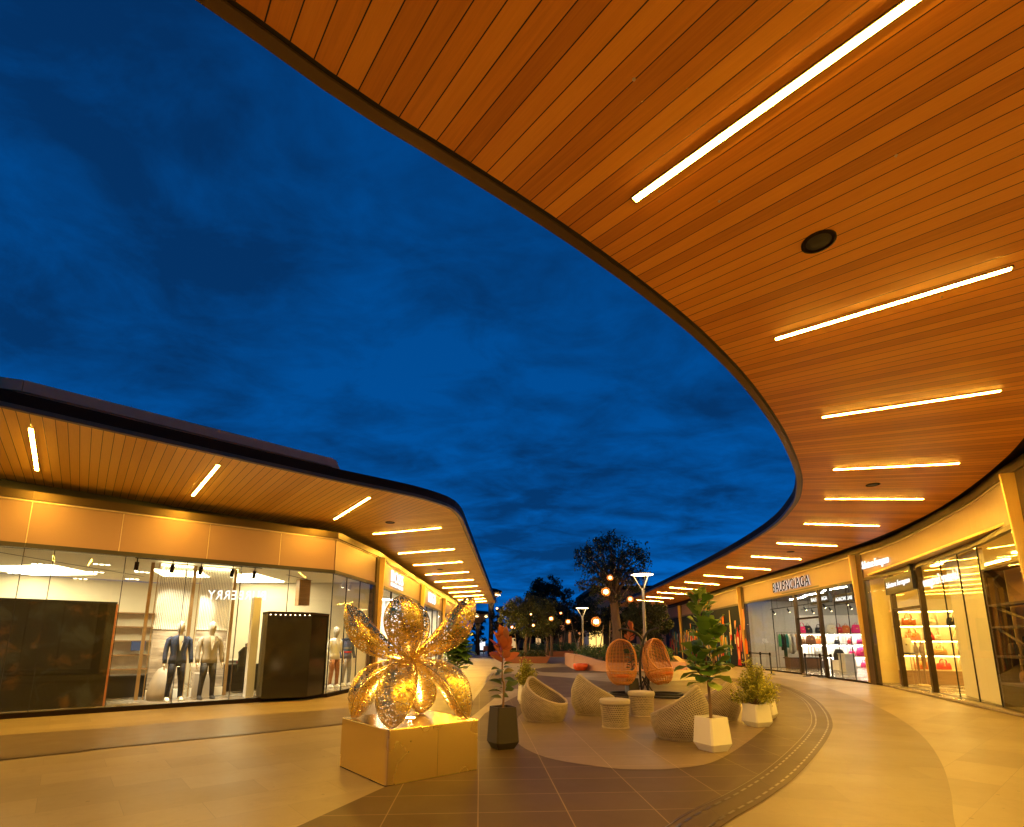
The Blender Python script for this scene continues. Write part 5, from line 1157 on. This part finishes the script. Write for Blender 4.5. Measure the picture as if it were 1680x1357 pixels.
# ------------------------------------------------------------------ potted plants
def gem(b, w0, w1, wb, h_, knee=.24, inner=True):
    def ring(w_, z, c=.12):
        x = w_ / 2; k = x * c; return [V((a, d, z)) for a, d in ((-x + k, -x), (x - k, -x), (x, -x + k), (x, x - k), (x - k, x), (-x + k, x), (-x, x - k), (-x, -x + k))]
    b.rings([ring(wb, 0), ring(w1, h_ * knee), ring(w0, h_), ring(w0 * .90, h_), ring(w0 * .88, h_ - .04)]); b.add(ring(wb, 0), [list(range(7, -1, -1))]); return ring(w0 * .885, h_ - .035)
def pot(t, mat, w0, w1, wb, h_, knee=.24):
    b = MB(); r_ = gem(b, w0, w1, wb, h_, knee); b.build('pot', M[mat], t)
    b = MB(); b.add(r_, [list(range(8))]); b.build('soil', M['soil'], t)
def leaf(b, base, d, upv, L, W_, shape='ovate', droop=.3, fold=.25):
    d = V(d).normalized(); s = d.cross(V(upv));
    if s.length < 1e-4: s = d.cross(V((1, 0, .2)))
    s.normalize(); n = s.cross(d).normalized(); prof = {'ovate': [(0, .02), (.2, .62), (.45, 1), (.7, .8), (.9, .36), (1, .02)], 'obovate': [(0, .03), (.18, .42), (.4, .62), (.62, .95), (.82, 1), (.95, .62), (1, .08)], 'small': [(0, .05), (.5, 1), (1, .05)]}[shape]
    vs, fs = [], []
    for i, (tt, w_) in enumerate(prof):
        c = V(base) + d * (L * tt) - V((0, 0, 1)) * (droop * L * tt * tt); k = W_ * .5 * w_
        wave = .06 * W_ * math.sin(tt * 11 + base[0] * 40) if shape == 'obovate' else 0
        vs += [c - s * k + n * (k * fold + wave), c, c + s * k + n * (k * fold - wave)]
        if i: a = (i - 1) * 3; fs += [(a, a + 1, a + 4, a + 3), (a + 1, a + 2, a + 5, a + 4)]
    b.add(vs, fs)
def fig(loc, rz, label, h_=2.28, potm='pot_white', seed=1, k=1.0, n=(58, 30), base=.86, ls=1.0):
    t = thing('potted_fig', label, 'plant', loc, rz); r = random.Random(seed); pot(t, potm, .33 * k, .385 * k, .27 * k, .46 * k)
    A = catmull([(0, 0, .4 * k), (.012, .01, .7), (-.01, 0, 1.1), (-.05, 0, 1.6), (-.09, 0, h_ - .18)], 6); B2 = catmull([(0, 0, .98), (.10, -.03, 1.2), (.15, -.05, 1.66)], 6); C2 = catmull([(0, 0, .95), (-.12, .08, 1.1), (-.16, .1, 1.32)], 5)
    b = MB(); b.tube(A, [.024 - .016 * i / (len(A) - 1) for i in range(len(A))], 8); b.tube(B2, [.014 - .008 * i / (len(B2) - 1) for i in range(len(B2))], 7); b.tube(C2, .009, 6); b.build('trunk', M['stem'], t, True)
    lv, yl = MB(), MB(); ga = 0
    for (P, cnt, z0) in ((A, n[0], base), (B2, n[1], 1.05), (C2, n[1] // 2, 1.0)):
        Q = [p for p in P if p.z >= z0]
        for i in range(cnt):
            f = (i + .5) / cnt; p = Q[min(len(Q) - 1, int(f * len(Q)))].lerp(Q[min(len(Q) - 1, int(f * len(Q)) + 1)], r.random()); ga += 2.4 + r.uniform(-.4, .4)
            el = .30 + .80 * f + r.uniform(-.3, .3); L = ls * r.uniform(.27, .40) * (1.08 - .22 * f); d = V((math.cos(ga) * math.cos(el), math.sin(ga) * math.cos(el), math.sin(el)))
            leaf(yl if (r.random() < .22 or f > .88) else lv, p + d * .05, d, (r.uniform(-.3, .3), r.uniform(-.3, .3), 1), L, L * r.uniform(.62, .78), 'obovate', r.uniform(.1, .55), r.uniform(.12, .35))
    lv.build('foliage', M['fig'], t, True); yl.build('young_foliage', M['fig_y'], t, True); return t
fig(at(1170, 1232), rad(24), 'tall fiddle leaf fig in the nearest white faceted pot', 2.28, 'pot_white', 4, 1.0, (62, 26), .86, .86)
fig(at(750, 1124), rad(10), 'broad leaved fig behind the gold sculpture beside the left passage', 2.5, 'pot_white', 9, 1.0, (90, 60), .5, 1.45)
def rubber(loc, rz, label, h_, potdim, potm, seed, redn=17):
    t = thing('potted_rubber_plant', label, 'plant', loc, rz); r = random.Random(seed); pot(t, potm, *potdim)
    P = catmull([(0, 0, potdim[3] - .05), (.015, 0, potdim[3] + .3), (-.01, .01, h_ * .62), (0, 0, h_ - .12)], 8)
    b = MB(); b.tube(P, [.017 - .009 * i / (len(P) - 1) for i in range(len(P))], 8); b.build('trunk', M['stem'], t, True)
    g, rd = MB(), MB(); ga = 0; z0 = potdim[3] + .10; n = 46
    for i in range(n):
        f = i / (n - 1); z = z0 + (h_ - .12 - z0) * f; ga += 2.5 + r.uniform(-.3, .3); p = min(P, key=lambda q: abs(q.z - z)); red = i >= n - redn - 1
        el = (.35 + r.uniform(-.35, .25)) if not red else (.62 + .8 * (f - .65) / .35 + r.uniform(-.25, .2)); d = V((math.cos(ga) * math.cos(el), math.sin(ga) * math.cos(el), math.sin(el))); L = r.uniform(.16, .25) if not red else r.uniform(.20, .30)
        if not red and r.random() < .12: continue
        leaf(rd if red else g, V((p.x, p.y, z)) + d * .03, d, (r.uniform(-1, 1), r.uniform(-1.2, .2), .8), L, L * (.50 if not red else .52), 'ovate', .28 if not red else .05, .3)
    g.build('green_foliage', M['rubber'], t, True); rd.build('red_foliage', M['redleaf'], t, True)
rubber(at(825, 1228), rad(28), 'red topped rubber plant in the tall black faceted pot', 1.62, (.30, .36, .25, .58, .17), 'pot_black', 3)
rubber(at(1038, 1143), rad(10), 'red topped rubber plant between the hanging chairs', 1.98, (.28, .33, .23, .5, .2), 'pot_black', 8, 13)
def shrub(loc, rz, label, rr, hh, seed, potdim, n=1500):
    t = thing('potted_shrub', label, 'plant', loc, rz, 'yellow leaved shrubs in white pots'); r = random.Random(seed); pot(t, 'pot_white', *potdim); z0 = potdim[3]
    b, tw = MB(), MB(); tips = []
    for i in range(58):
        a, e = r.uniform(0, 6.28), r.uniform(-.12, 1.5); k = r.uniform(.6, 1.0) * (1 + .14 * math.sin(a * 3 + seed)); tips.append(V((rr * k * math.cos(a) * math.cos(e), rr * k * math.sin(a) * math.cos(e), z0 + .05 + hh * k * math.sin(e) * 1.0 + .05)))
    for q in tips:
        tw.tube([V((0, 0, z0 - .04)), V((q.x * .4, q.y * .4, z0 + (q.z - z0) * .5)), q], [.008, .005, .003], 4)
        for j in range(n // 58):
            f = r.uniform(.35, 1.08); p = V((q.x * f, q.y * f, z0 + (q.z - z0) * f)) + V((r.gauss(0, .03), r.gauss(0, .03), r.gauss(0, .03))); d = V((r.uniform(-1, 1), r.uniform(-1, 1), r.uniform(-.3, 1)))
            leaf(b, p, d, (r.uniform(-.6, .6), r.uniform(-.6, .6), 1), r.uniform(.04, .07), r.uniform(.022, .036), 'small', .1, .3)
    b.build('foliage', M['shrub'], t); tw.build('twigs', M['stem'], t)
shrub(at(1243, 1192), rad(20), 'bushy yellow green shrub in a white pot right of the fig', .39, .60, 2, (.33, .385, .27, .40), 4200)
shrub(at(1257, 1179), rad(50), 'white pot with a yellow shrub half hidden behind the bushy one', .24, .34, 6, (.31, .37, .26, .40), 900)
shrub(at(863, 1156), rad(15), 'yellow green shrub in a white pot behind the left wicker chair', .30, .48, 5, (.30, .35, .25, .46), 2600)

# ------------------------------------------------------------------ queue barriers
bp = [at(x, y) for x, y in ((1233, 1101.5), (1250, 1104), (1266, 1106.5), (1324, 1110), (1349, 1112), (1367, 1114))]
labs = ['black barrier post nearest the painted hoarding', 'middle black barrier post left of the white shop door', 'black barrier post nearest the door on its left', 'black barrier post right before the white shop door', 'middle black barrier post right of the white shop door', 'rightmost black barrier post in front of the white shop']
for i, p in enumerate(bp):
    t = thing('barrier_post', labs[i], 'barrier', p, 0, 'black queue barrier posts')
    b = MB(); b.lathe([(.17, 0), (.17, .015), (.12, .03), (.035, .045)], n=20); b.build('base', M['black'], t)
    b = MB(); b.lathe([(.033, .04), (.033, .96), (.01, .965)], n=12); b.build('pole', M['black'], t)
    b = MB(); b.lathe([(.04, .86), (.045, .88), (.045, .98), (.035, 1.0), (.01, 1.005)], n=14); b.build('cap', M['bronze_dark'], t)
    if i not in (2, 5):
        d = bp[i + 1] - p; b = MB(); b.box((d.x / 2, d.y / 2, .935), (d.length - .08, .004, .05), math.atan2(d.y, d.x)); b.build('belt', M['charcoal'], t)

# ------------------------------------------------------------------ street lamps
def lamp(loc, h_, label, dia=.84):
    t = thing('street_lamp', label, 'lamp', loc, .35, 'disc topped street lamps'); hz = h_ - .55
    b = MB(); b.lathe([(.075, 0), (.075, 1.0), (.055, 1.03), (.052, hz), (.03, hz + .02)], n=14); b.build('pole', M['pole'], t, True)
    for k in range(3): a = k * 2.094 + .3; b = MB(); b.tube([(.02 * math.cos(a), .02 * math.sin(a), hz - .05), (.08 * math.cos(a), .08 * math.sin(a), hz + .05), (dia * .40 * math.cos(a), dia * .40 * math.sin(a), h_ - .02)], .017, 6); b.build('arm', M['pole'], t)
    r_ = dia / 2
    b = MB(); b.lathe([(r_, 0), (r_ + .012, .012), (r_, .03), (r_ * .6, .065), (.01, .08)], (0, 0, h_), 32); b.build('shade', M['pole'], t, True)
    b = MB(); b.lathe([(r_ - .012, .0), (r_ * .5, -.012), (.01, -.016)], (0, 0, h_), 32, cap=False); b.build('diffuser', M['lamp'], t)
def lampz(x, y, Y): return atY(x, y, Y).z
for (gx, gy), (hx, hy), lab, dia in [((1062, 1122), (1048, 943), 'tall street lamp rising behind the hanging chairs', .84), ((957.5, 1092), (954, 998), 'dark street lamp beside the orange bowl seat', .84), ((949, 1078), (948, 1025), 'small distant street lamp behind the dark pole of the orange bowl', .75), ((862, 1081), (858, 1013), 'distant street lamp within the leafy tree on the left', .84)]:
    g0 = at(gx, gy); lamp(g0, lampz(hx, hy, g0.y), lab, dia)

# ------------------------------------------------------------------ planters and seats
t = thing('angular_planter', 'angular pale terracotta planter with a raised pointed end', 'planter', at(940, 1098)); o = at(940, 1098)
A, B2, C2 = V((0, 0, 0)), at(1003, 1103) - o, at(1128, 1099) - o; D2 = C2 + V((1.2, 5.5, 0)); E2 = V((.2, 6.5, 0))
A1, B1, C1, D1, E1 = A + V((.10, 0, .80)), B2 + V((.02, .25, .42)), C2 + V((0, .2, .42)), D2 + V((0, 0, .6)), E2 + V((0, 0, .75))
b = MB(); b.add([A, B2, C2, D2, E2, A1, B1, C1, D1, E1], [(0, 1, 6, 5), (1, 2, 7, 6), (2, 3, 8, 7), (3, 4, 9, 8), (4, 0, 5, 9)]); b.build('wall', M['terra_pale'], t)
cen = (A1 + B1 + C1 + D1 + E1) / 5; inn = [p.lerp(V((cen.x, cen.y, p.z)), .10) for p in (A1, B1, C1, D1, E1)]
b = MB(); b.add([A1, B1, C1, D1, E1] + inn, [(i, (i + 1) % 5, 5 + (i + 1) % 5, 5 + i) for i in range(5)]); b.build('coping', M['terra_pale'], t)
b = MB(); b.add([p - V((0, 0, .05)) for p in inn], [tuple(range(5))]); b.build('soil', M['soil'], t)
RP = [V((p.x, p.y, p.z)) + o for p in inn]
def planter(L, Rr, depth, h_, mat, label, flare=.25):
    a, c = at(*L), at(*Rr); o = (a + c) / 2; t = thing('low_planter', label, 'planter', o); hw = (c - a).length / 2
    lo = [V((-hw, 0, 0)), V((hw, 0, 0)), V((hw, depth, 0)), V((-hw, depth, 0))]; hi = [V((p.x + math.copysign(flare, p.x), p.y + (-flare if p.y == 0 else flare), h_)) for p in lo]; inn = [V((p.x * .95, (p.y - depth / 2) * .93 + depth / 2, h_)) for p in hi]
    b = MB(); b.add(lo + hi + inn, [(0, 1, 5, 4), (1, 2, 6, 5), (2, 3, 7, 6), (3, 0, 4, 7), (4, 5, 9, 8), (5, 6, 10, 9), (6, 7, 11, 10), (7, 4, 8, 11)]); b.build('wall', M[mat], t)
    b = MB(); b.add([p - V((0, 0, .06)) for p in inn], [(0, 1, 2, 3)]); b.build('soil', M['soil'], t); return o, hw
oL, hwL = planter((833, 1088.5), (896, 1088), 6, .46, 'terra', 'long low terracotta planter under the leafy tree')
oB, hwB = planter((868, 1078.5), (946, 1077), 7, .55, 'terra', 'dark red planter bed behind the terracotta one')
def pouf(loc, r_, h_, mat, label):
    t = thing('bowl_seat', label, 'seat', loc, 0, 'round bowl seats'); b = MB(); b.lathe([(r_ * .62, 0), (r_ * .86, h_ * .25), (r_, h_ * .62), (r_ * .97, h_ * .9), (r_ * .9, h_)], n=28, cap=False); b.build('body', M[mat], t, True)
    b = MB(); b.lathe([(r_ * .9, h_), (r_ * .84, h_ * .97), (r_ * .5, h_ * .93), (.01, h_ * .92)], n=28, cap=False); b.build('top', M[mat], t, True)
pouf(at(952.5, 1100), .40, .36, 'orange', 'glossy orange round bowl seat at the foot of the dark lamp'); pouf(at(999, 1101), .36, .40, 'terra_pale', 'pale pink round bowl seat half behind the left hanging chair')
# ------------------------------------------------------------------ trees, hedges, lanterns, far buildings
def crown(b, r, c, rx, ry, rz_, nclump, nleaf, ls, gap=.9, droop=0):
    tips = []
    for i in range(nclump):
        while True:
            p = V((r.uniform(-1, 1), r.uniform(-1, 1), r.uniform(-1, 1)))
            if .25 < p.length < 1: break
        k = gap + (1 - gap) * r.random(); q = V((c[0] + p.x * rx * k, c[1] + p.y * ry * k, c[2] + p.z * rz_ * k)); tips.append(q); cr = r.uniform(.10, .24) * (rx + rz_) * .5
        for j in range(nleaf):
            d = V((r.gauss(0, 1), r.gauss(0, 1), r.gauss(0, .8))); d = d.normalized() * (cr * r.random() ** .6); s = ls * r.uniform(.6, 1.3); u = V((r.gauss(0, 1), r.gauss(0, 1), r.gauss(0, 1))).normalized(); w_ = u.cross(V((r.gauss(0, 1), r.gauss(0, 1), r.gauss(0, 1)))).normalized() * .42; o = q + d
            b.add([o - u * s * .5, o + w_ * s * .5, o + u * s * .5, o - w_ * s * .5], [(0, 1, 2, 3)])
    return tips
def tree(loc, label, trunk_h, tr, c, rx, ry, rz_, nclump, nleaf, ls, mat, seed, nb=18, group=None, twigs=False, name='leafy_tree', lean=0):
    t = thing(name, label, 'tree', loc, 0, group); r = random.Random(seed)
    b = MB(); tips = crown(b, r, c, rx, ry, rz_, nclump, nleaf, ls, .9); b.build('crown', M[mat], t)
    b = MB(); tp = V((c[0], c[1], c[2] - rz_ * .25)); b.tube([V((0, 0, 0)), V((lean * .3, 0, trunk_h * .5)), V((c[0] * .6, c[1] * .6, trunk_h)), tp, V((c[0], c[1], c[2] + rz_ * .55))], [tr * 1.2, tr, tr * .85, tr * .5, tr * .12], 10)
    for i in range(nb):
        q = tips[int(i * len(tips) / nb)]; a = V((c[0] * .7, c[1] * .7, trunk_h * r.uniform(.8, 1.1))).lerp(tp, r.random() * .8); m = a.lerp(q, .5) + V((r.uniform(-.2, .2), r.uniform(-.2, .2), r.uniform(.05, .3))); b.tube([a, m, q], [tr * .32, tr * .2, tr * .05], 6)
    b.build('trunk', M['bark'], t, True); return t
def px(Y): return 1 / (F / Y)                  # metres per photo pixel at the depth Y
# the big airy tree with its tall crown
Y = 29.0; g0 = V((atY(1014, 1080, Y).x, Y, .5)); top = atY(1000, 872, Y).z; lo = atY(1000, 1000, Y).z
cx_ = atY(1004, 940, Y).x - g0.x
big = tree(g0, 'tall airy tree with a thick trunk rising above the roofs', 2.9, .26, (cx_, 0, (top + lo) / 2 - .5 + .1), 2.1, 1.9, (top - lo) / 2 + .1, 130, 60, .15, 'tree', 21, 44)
# upright twig tufts along its top
b = MB(); r = random.Random(5)
for i in range(46):
    a = r.uniform(-2.0, 2.0); y0 = r.uniform(-1.5, 1.5); z1 = (top - .5) - .55 * (a * a) / 2 + r.uniform(-1.4, .15); x = cx_ + a
    for j in range(34):
        f = r.random(); o = V((x + r.gauss(0, .10 * (1.3 - f)), y0 + r.gauss(0, .12), z1 - 1.3 * (1 - f))); u = V((r.gauss(0, .5), r.gauss(0, .5), 1)).normalized(); w_ = u.cross(V((r.gauss(0, 1), r.gauss(0, 1), .1))).normalized() * .035; b.add([o - u * .07, o + w_, o + u * .07, o - w_], [(0, 1, 2, 3)])
b.build('top_shoots', M['tree'], big)
def simple(px0, px1, pyt, pyb, Y, label, mat, seed, trunkx=None, nclump=70, nleaf=70, ls=.16, g='trees beyond the planters', tb=1078):
    x0, x1 = atY(px0, 1000, Y).x, atY(px1, 1000, Y).x; zt, zb = atY(900, pyt, Y).z, atY(900, pyb, Y).z; tx = atY(trunkx, 1070, Y).x if trunkx else (x0 + x1) / 2
    return tree(V((tx, Y, .2)), label, max(.8, zb + .5), .12, ((x0 + x1) / 2 - tx, 0, (zt + zb) / 2 - .2), (x1 - x0) / 2, (x1 - x0) / 2 * .8, (zt - zb) / 2, nclump, nleaf, ls, mat, seed, 14, g)
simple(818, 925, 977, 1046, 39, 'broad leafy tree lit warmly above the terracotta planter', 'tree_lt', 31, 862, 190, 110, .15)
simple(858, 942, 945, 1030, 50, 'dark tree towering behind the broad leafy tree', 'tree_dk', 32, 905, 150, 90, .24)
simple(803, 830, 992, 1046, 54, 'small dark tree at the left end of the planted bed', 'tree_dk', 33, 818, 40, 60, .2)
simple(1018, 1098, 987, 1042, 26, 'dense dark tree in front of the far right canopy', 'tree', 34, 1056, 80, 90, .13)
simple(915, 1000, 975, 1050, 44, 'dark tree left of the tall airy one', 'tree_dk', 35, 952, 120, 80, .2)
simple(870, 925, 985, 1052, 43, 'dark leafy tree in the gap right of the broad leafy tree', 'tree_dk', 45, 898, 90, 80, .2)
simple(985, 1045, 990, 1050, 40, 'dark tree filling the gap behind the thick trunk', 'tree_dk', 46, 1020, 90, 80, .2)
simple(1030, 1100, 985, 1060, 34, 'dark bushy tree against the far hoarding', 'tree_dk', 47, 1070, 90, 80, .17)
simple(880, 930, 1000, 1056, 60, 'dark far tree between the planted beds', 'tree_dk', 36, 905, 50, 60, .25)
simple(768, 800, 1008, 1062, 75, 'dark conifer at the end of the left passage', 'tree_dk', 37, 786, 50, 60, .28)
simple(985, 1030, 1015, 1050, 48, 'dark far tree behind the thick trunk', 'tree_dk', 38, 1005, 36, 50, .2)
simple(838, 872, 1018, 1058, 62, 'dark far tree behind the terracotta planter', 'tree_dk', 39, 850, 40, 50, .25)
# wooden props that steady the young trees
k = 0
for (x0, y0, x1, y1, Y) in [(937, 1016, 948, 1068, 42), (913, 1015, 920, 1066, 44), (930, 1018, 924, 1060, 44), (1003, 1018, 1000, 1072, 29.5), (992, 1025, 985, 1062, 30), (880, 1030, 884, 1058, 42), (893, 1032, 899, 1060, 42), (845, 1040, 848, 1068, 40), (872, 1040, 868, 1066, 40)]:
    a, c = atY(x0, y0, Y), atY(x1, y1, Y); c.z = max(c.z, .3); a = V((a.x, a.y + .4, a.z)); k += 1
    b = MB(); m = V((c.x, c.y, 0)); b.tube([c - V((c.x, c.y, 0)), a - V((c.x, c.y, 0))], .030, 7); o = b.build('tree_prop', M['stake'], None); o.location = (c.x, c.y, 0); tag(o, 'slanting wooden prop against a young tree, %s from the left' % ordinal(sorted([937, 913, 930, 1003, 992, 880, 893, 845, 872]).index(x0) + 1), 'stake', 'wooden tree props')
def hedge(poly, z0, hh, label, n, ls, seed, mat='hedge'):
    c = sum(poly, V()) / len(poly); t = thing('hedge', label, 'hedge', (c.x, c.y, z0)); r = random.Random(seed); b = MB(); P = [p - c for p in poly]; xs = [p.x for p in P]; ys = [p.y for p in P]; k = 0
    def inside(x, y):
        s = False; j = len(P) - 1
        for i in range(len(P)):
            if (P[i].y > y) != (P[j].y > y) and x < (P[j].x - P[i].x) * (y - P[i].y) / (P[j].y - P[i].y) + P[i].x: s = not s
            j = i
        return s
    while k < n:
        x, y = r.uniform(min(xs), max(xs)), r.uniform(min(ys), max(ys))
        if not inside(x, y): continue
        hm = hh * (.72 + .28 * math.sin(x * 2.3 + seed) * math.cos(y * 1.9)); z = hm * r.random() ** .5; k += 1
        u = V((r.gauss(0, 1), r.gauss(0, 1), r.gauss(.5, 1))).normalized(); w_ = u.cross(V((r.gauss(0, 1), r.gauss(0, 1), r.gauss(0, 1)))).normalized() * .4; s = ls * r.uniform(.6, 1.3); o = V((x, y, z)); b.add([o - u * s * .5, o + w_ * s * .5, o + u * s * .5, o - w_ * s * .5], [(0, 1, 2, 3)])
    b.build('foliage', M[mat], t); b = MB()
    for i in range(10): x, y = r.uniform(min(xs) * .8, max(xs) * .8), r.uniform(min(ys) * .8, max(ys) * .8); b.tube([(x, y, -.05), (x + .1, y, hh * .7)], .02, 5)
    b.build('stems', M['bark'], t)
cR = sum(RP, V()) / 5
hedge([p.lerp(cR, .06) for p in RP], .42, .95, 'bright green hedge in the angular pale planter', 6500, .15, 3)
hedge([V((oL.x - hwL, oL.y + .2, 0)), V((oL.x + hwL, oL.y + .2, 0)), V((oL.x + hwL, oL.y + 5.8, 0)), V((oL.x - hwL, oL.y + 5.8, 0))], .4, .55, 'dark low hedge in the terracotta planter', 2600, .17, 4, 'tree')
hedge([V((oB.x - hwB, oB.y + .2, 0)), V((oB.x + hwB, oB.y + .2, 0)), V((oB.x + hwB, oB.y + 6.8, 0)), V((oB.x - hwB, oB.y + 6.8, 0))], .5, 1.0, 'green hedge in the dark red planter bed', 4200, .2, 5)
# hanging globe lanterns
def lantern(x, y, Y, r_, label, mat='bulb', cage=True):
    p = atY(x, y, Y); t = thing('globe_lantern', label, 'lantern', p, 0, 'globe lanterns in the trees')
    b = MB(); b.lathe([(r_ * .55 * math.sin(math.pi * i / 10) + .002, -r_ * .55 * math.cos(math.pi * i / 10)) for i in range(11)], n=14); b.build('bulb', M[mat], t, True)
    b = MB()
    for k in range(6): a0 = math.pi * k / 6; b.tube([V((r_ * math.cos(a) * math.cos(a0), r_ * math.cos(a) * math.sin(a0), r_ * math.sin(a))) for a in [2 * math.pi * i / 20 for i in range(21)]], r_ * .045, 5)
    for z in (-.5, 0, .5): q = r_ * math.sqrt(1 - z * z); b.tube([V((q * math.cos(a), q * math.sin(a), z * r_)) for a in [2 * math.pi * i / 20 for i in range(21)]], r_ * .045, 5)
    b.build('cage', M['rattan'], t)
    b = MB(); b.tube([(0, 0, r_), (0, 0, r_ + 1.1)], .008, 5); b.build('cord', M['black'], t)
for x, y, Y, r_, lab, mt in [(1001, 948, 27, .17, 'topmost glowing globe lantern high in the tall airy tree', 'bulb'), (994, 971, 27.5, .24, 'caged globe lantern just below the topmost one', 'bulb_bright'), (1034, 983, 24, .15, 'orange globe lantern beside the tall lamp pole', 'bulb'), (978, 1020, 26, .24, 'large bright round lantern left of the thick trunk', 'bulb_bright'), (904, 1015, 38, .19, 'round lantern right of the broad leafy tree', 'bulb_bright'), (932, 1020, 36, .18, 'oval lantern left of the dark street lamp', 'bulb_bright'), (920, 1006, 40, .12, 'small orange globe lantern between the dark trees', 'bulb'), (875, 1026, 36, .12, 'small lantern low in the broad leafy tree', 'bulb_bright'), (840, 1029, 37, .12, 'small lantern above the red rubber plant', 'bulb_bright'), (845, 1031, 40, .10, 'tiny lantern beside the one above the rubber plant', 'bulb'), (815.5, 998.5, 36, .09, 'tiny bulb at the upper left edge of the broad leafy tree', 'bulb_bright'), (871, 1008, 36.5, .09, 'tiny bulb in the middle of the broad leafy tree', 'bulb_bright')]:
    lantern(x, y, Y, r_, lab, mt)
# mushroom canopies past the left building
def mush(x, y, Y, r_, label):
    p = atY(x, y, Y); t = thing('disc_canopy', label, 'canopy', (p.x, p.y, 0), 0, 'disc canopies at the end of the passage'); z = p.z
    b = MB(); b.lathe([(r_, z + .1), (r_, z + .28), (r_ * .5, z + .5), (.05, z + .6)], n=32); b.build('roof', M['bronze_dark'], t, True)
    b = MB(); b.lathe([(r_ * .98, z + .1), (r_ * .5, z - .35), (.35, z - .9)], n=32, cap=False); b.build('soffit', M['wood'], t, True)
    b = MB(); b.lathe([(.3, 0), (.22, z * .5), (.34, z - .88)], n=18); b.build('column', M['bronze'], t, True)
    for k in range(8): a = k * .785; b = MB(); b.lathe([(.01, 0), (.14, 0), (.14, .02)], (r_ * .72 * math.cos(a), r_ * .72 * math.sin(a), z - .2), 10); b.build('lamp', M['lamp'], t)
mush(806, 974, 56, 1.15, 'lit disc canopy showing beside the tip of the left canopy'); mush(784, 1010, 62, 2.0, 'dark disc canopy under the far end of the left building')
# far buildings
def farbox(x0, x1, yt, Y, D_, label, wallm, roofm, band=None):
    a, c = atY(x0, 1050, Y), atY(x1, 1050, Y); z = atY(900, yt, Y).z; w_ = c.x - a.x; t = thing('far_building', label, 'building', ((a.x + c.x) / 2, Y, 0))
    b = MB(); b.box((0, D_ / 2, z / 2), (w_, D_, z)); b.build('wall', M[wallm], t)
    b = MB(); b.box((0, D_ / 2 - .4, z + .2), (w_ + 1.6, D_ + 1.6, .4)); b.build('roof', M[roofm], t)
    return t, a, c, z, w_
t, a, c, z, w_ = farbox(905, 1010, 1020, 66, 14, 'dark grey hall beyond the trees with a lit slatted eave', 'parapet', 'bronze_dark')
for k in range(7): b = MB(); b.box((-w_ / 2 + w_ * (k + .5) / 7, -.06, 1.5), (w_ / 7 - .4, .1, 2.6)); b.build('window', M['black'], t)
b = MB(); b.box((w_ * .12, -2.2, z - .1), (w_ * .5, 3.6, .12)); b.build('eave', M['wood'], t)
for k in range(6): b = MB(); b.box((w_ * .12 - w_ * .2 + w_ * .08 * k, -2.3, z - .18), (w_ * .02, 3.0, .03)); b.build('eave_light', M['lamp'], t)
t, a, c, z, w_ = farbox(966, 990, 1032, 56, 5, 'small yellow lit kiosk behind the hedge', 'cream', 'bronze_dark')
for k in range(2): b = MB(); b.box((-w_ / 4 + w_ / 2 * k, -.05, z / 2), (w_ / 2 - .15, .08, z - .5)); b.build('lit_window', emit('lit_window%d' % k, (1, .62, .16), 1.3), t)
t, a, c, z, w_ = farbox(835, 1000, 1040, 95, 12, 'long low dark building at the far end of the plaza', 'bronze_dark', 'bronze_dark')
for k in range(12): b = MB(); b.box((-w_ / 2 + w_ * (k + .5) / 12, -.06, z * .45), (w_ / 12 - .6, .1, z * .6)); b.build('window', M['darkwood'] if k % 3 else emit('far_window%d' % k, (1, .6, .25), .5), t)
t, a, c, z, w_ = farbox(985, 1110, 968, 62, 16, 'upper storey block behind the tall airy tree', 'parapet', 'bronze_dark')
for k in range(6): b = MB(); b.box((-w_ / 2 + w_ * (k + .5) / 6, -.06, 2.2), (w_ / 6 - .5, .1, 3.0)); b.build('window', M['black'], t)
# lit totem and crates at the far left
p = atY(791.5, 1062, 80); t = thing('totem_sign', 'bright white totem sign at the end of the passage', 'sign', (p.x, p.y, 0)); zt = atY(791, 1048, 80).z
b = MB(); b.box((0, 0, (zt + .3) / 2), (.78, .2, zt - .3)); b.build('face', emit('totem_face', (.9, .95, 1), 1.0), t); b = MB(); b.box((0, .0, .15), (.9, .3, .3)); b.build('base', M['bronze_dark'], t)
for i, (x, w_, lab) in enumerate([(798, .9, 'leftmost rusty bench near the white totem'), (806, 1.1, 'middle rusty bench near the white totem'), (813, .8, 'rightmost rusty bench near the white totem')]):
    p = at(x, 1073.5); t = thing('bench', lab, 'bench', p, 0, 'rusty benches by the totem'); b = MB(); b.cbox((0, 0, .42), (w_ * .9, .5, .08), .02); b.build('seat', M['terra'], t)
    b = MB(); b.cbox((0, .24, .72), (w_ * .9, .06, .55), .02); b.build('backrest', M['terra'], t)
    for k in (-1, 1): b = MB(); b.box((k * w_ * .38, 0, .19), (.06, .45, .38)); b.build('leg', M['bronze_dark'], t)
b = MB(); p = at(802.5, 1071); b.tube([(0, 0, 0), (0, 0, 4.2)], .05, 8); t = thing('slim_pole', 'slim grey pole beside the rusty benches', 'pole', p); b.build('shaft', M['pole'], t); b = MB(); b.lathe([(.16, 0), (.16, .06), (.06, .1)], n=12); b.build('base', M['bronze_dark'], t)
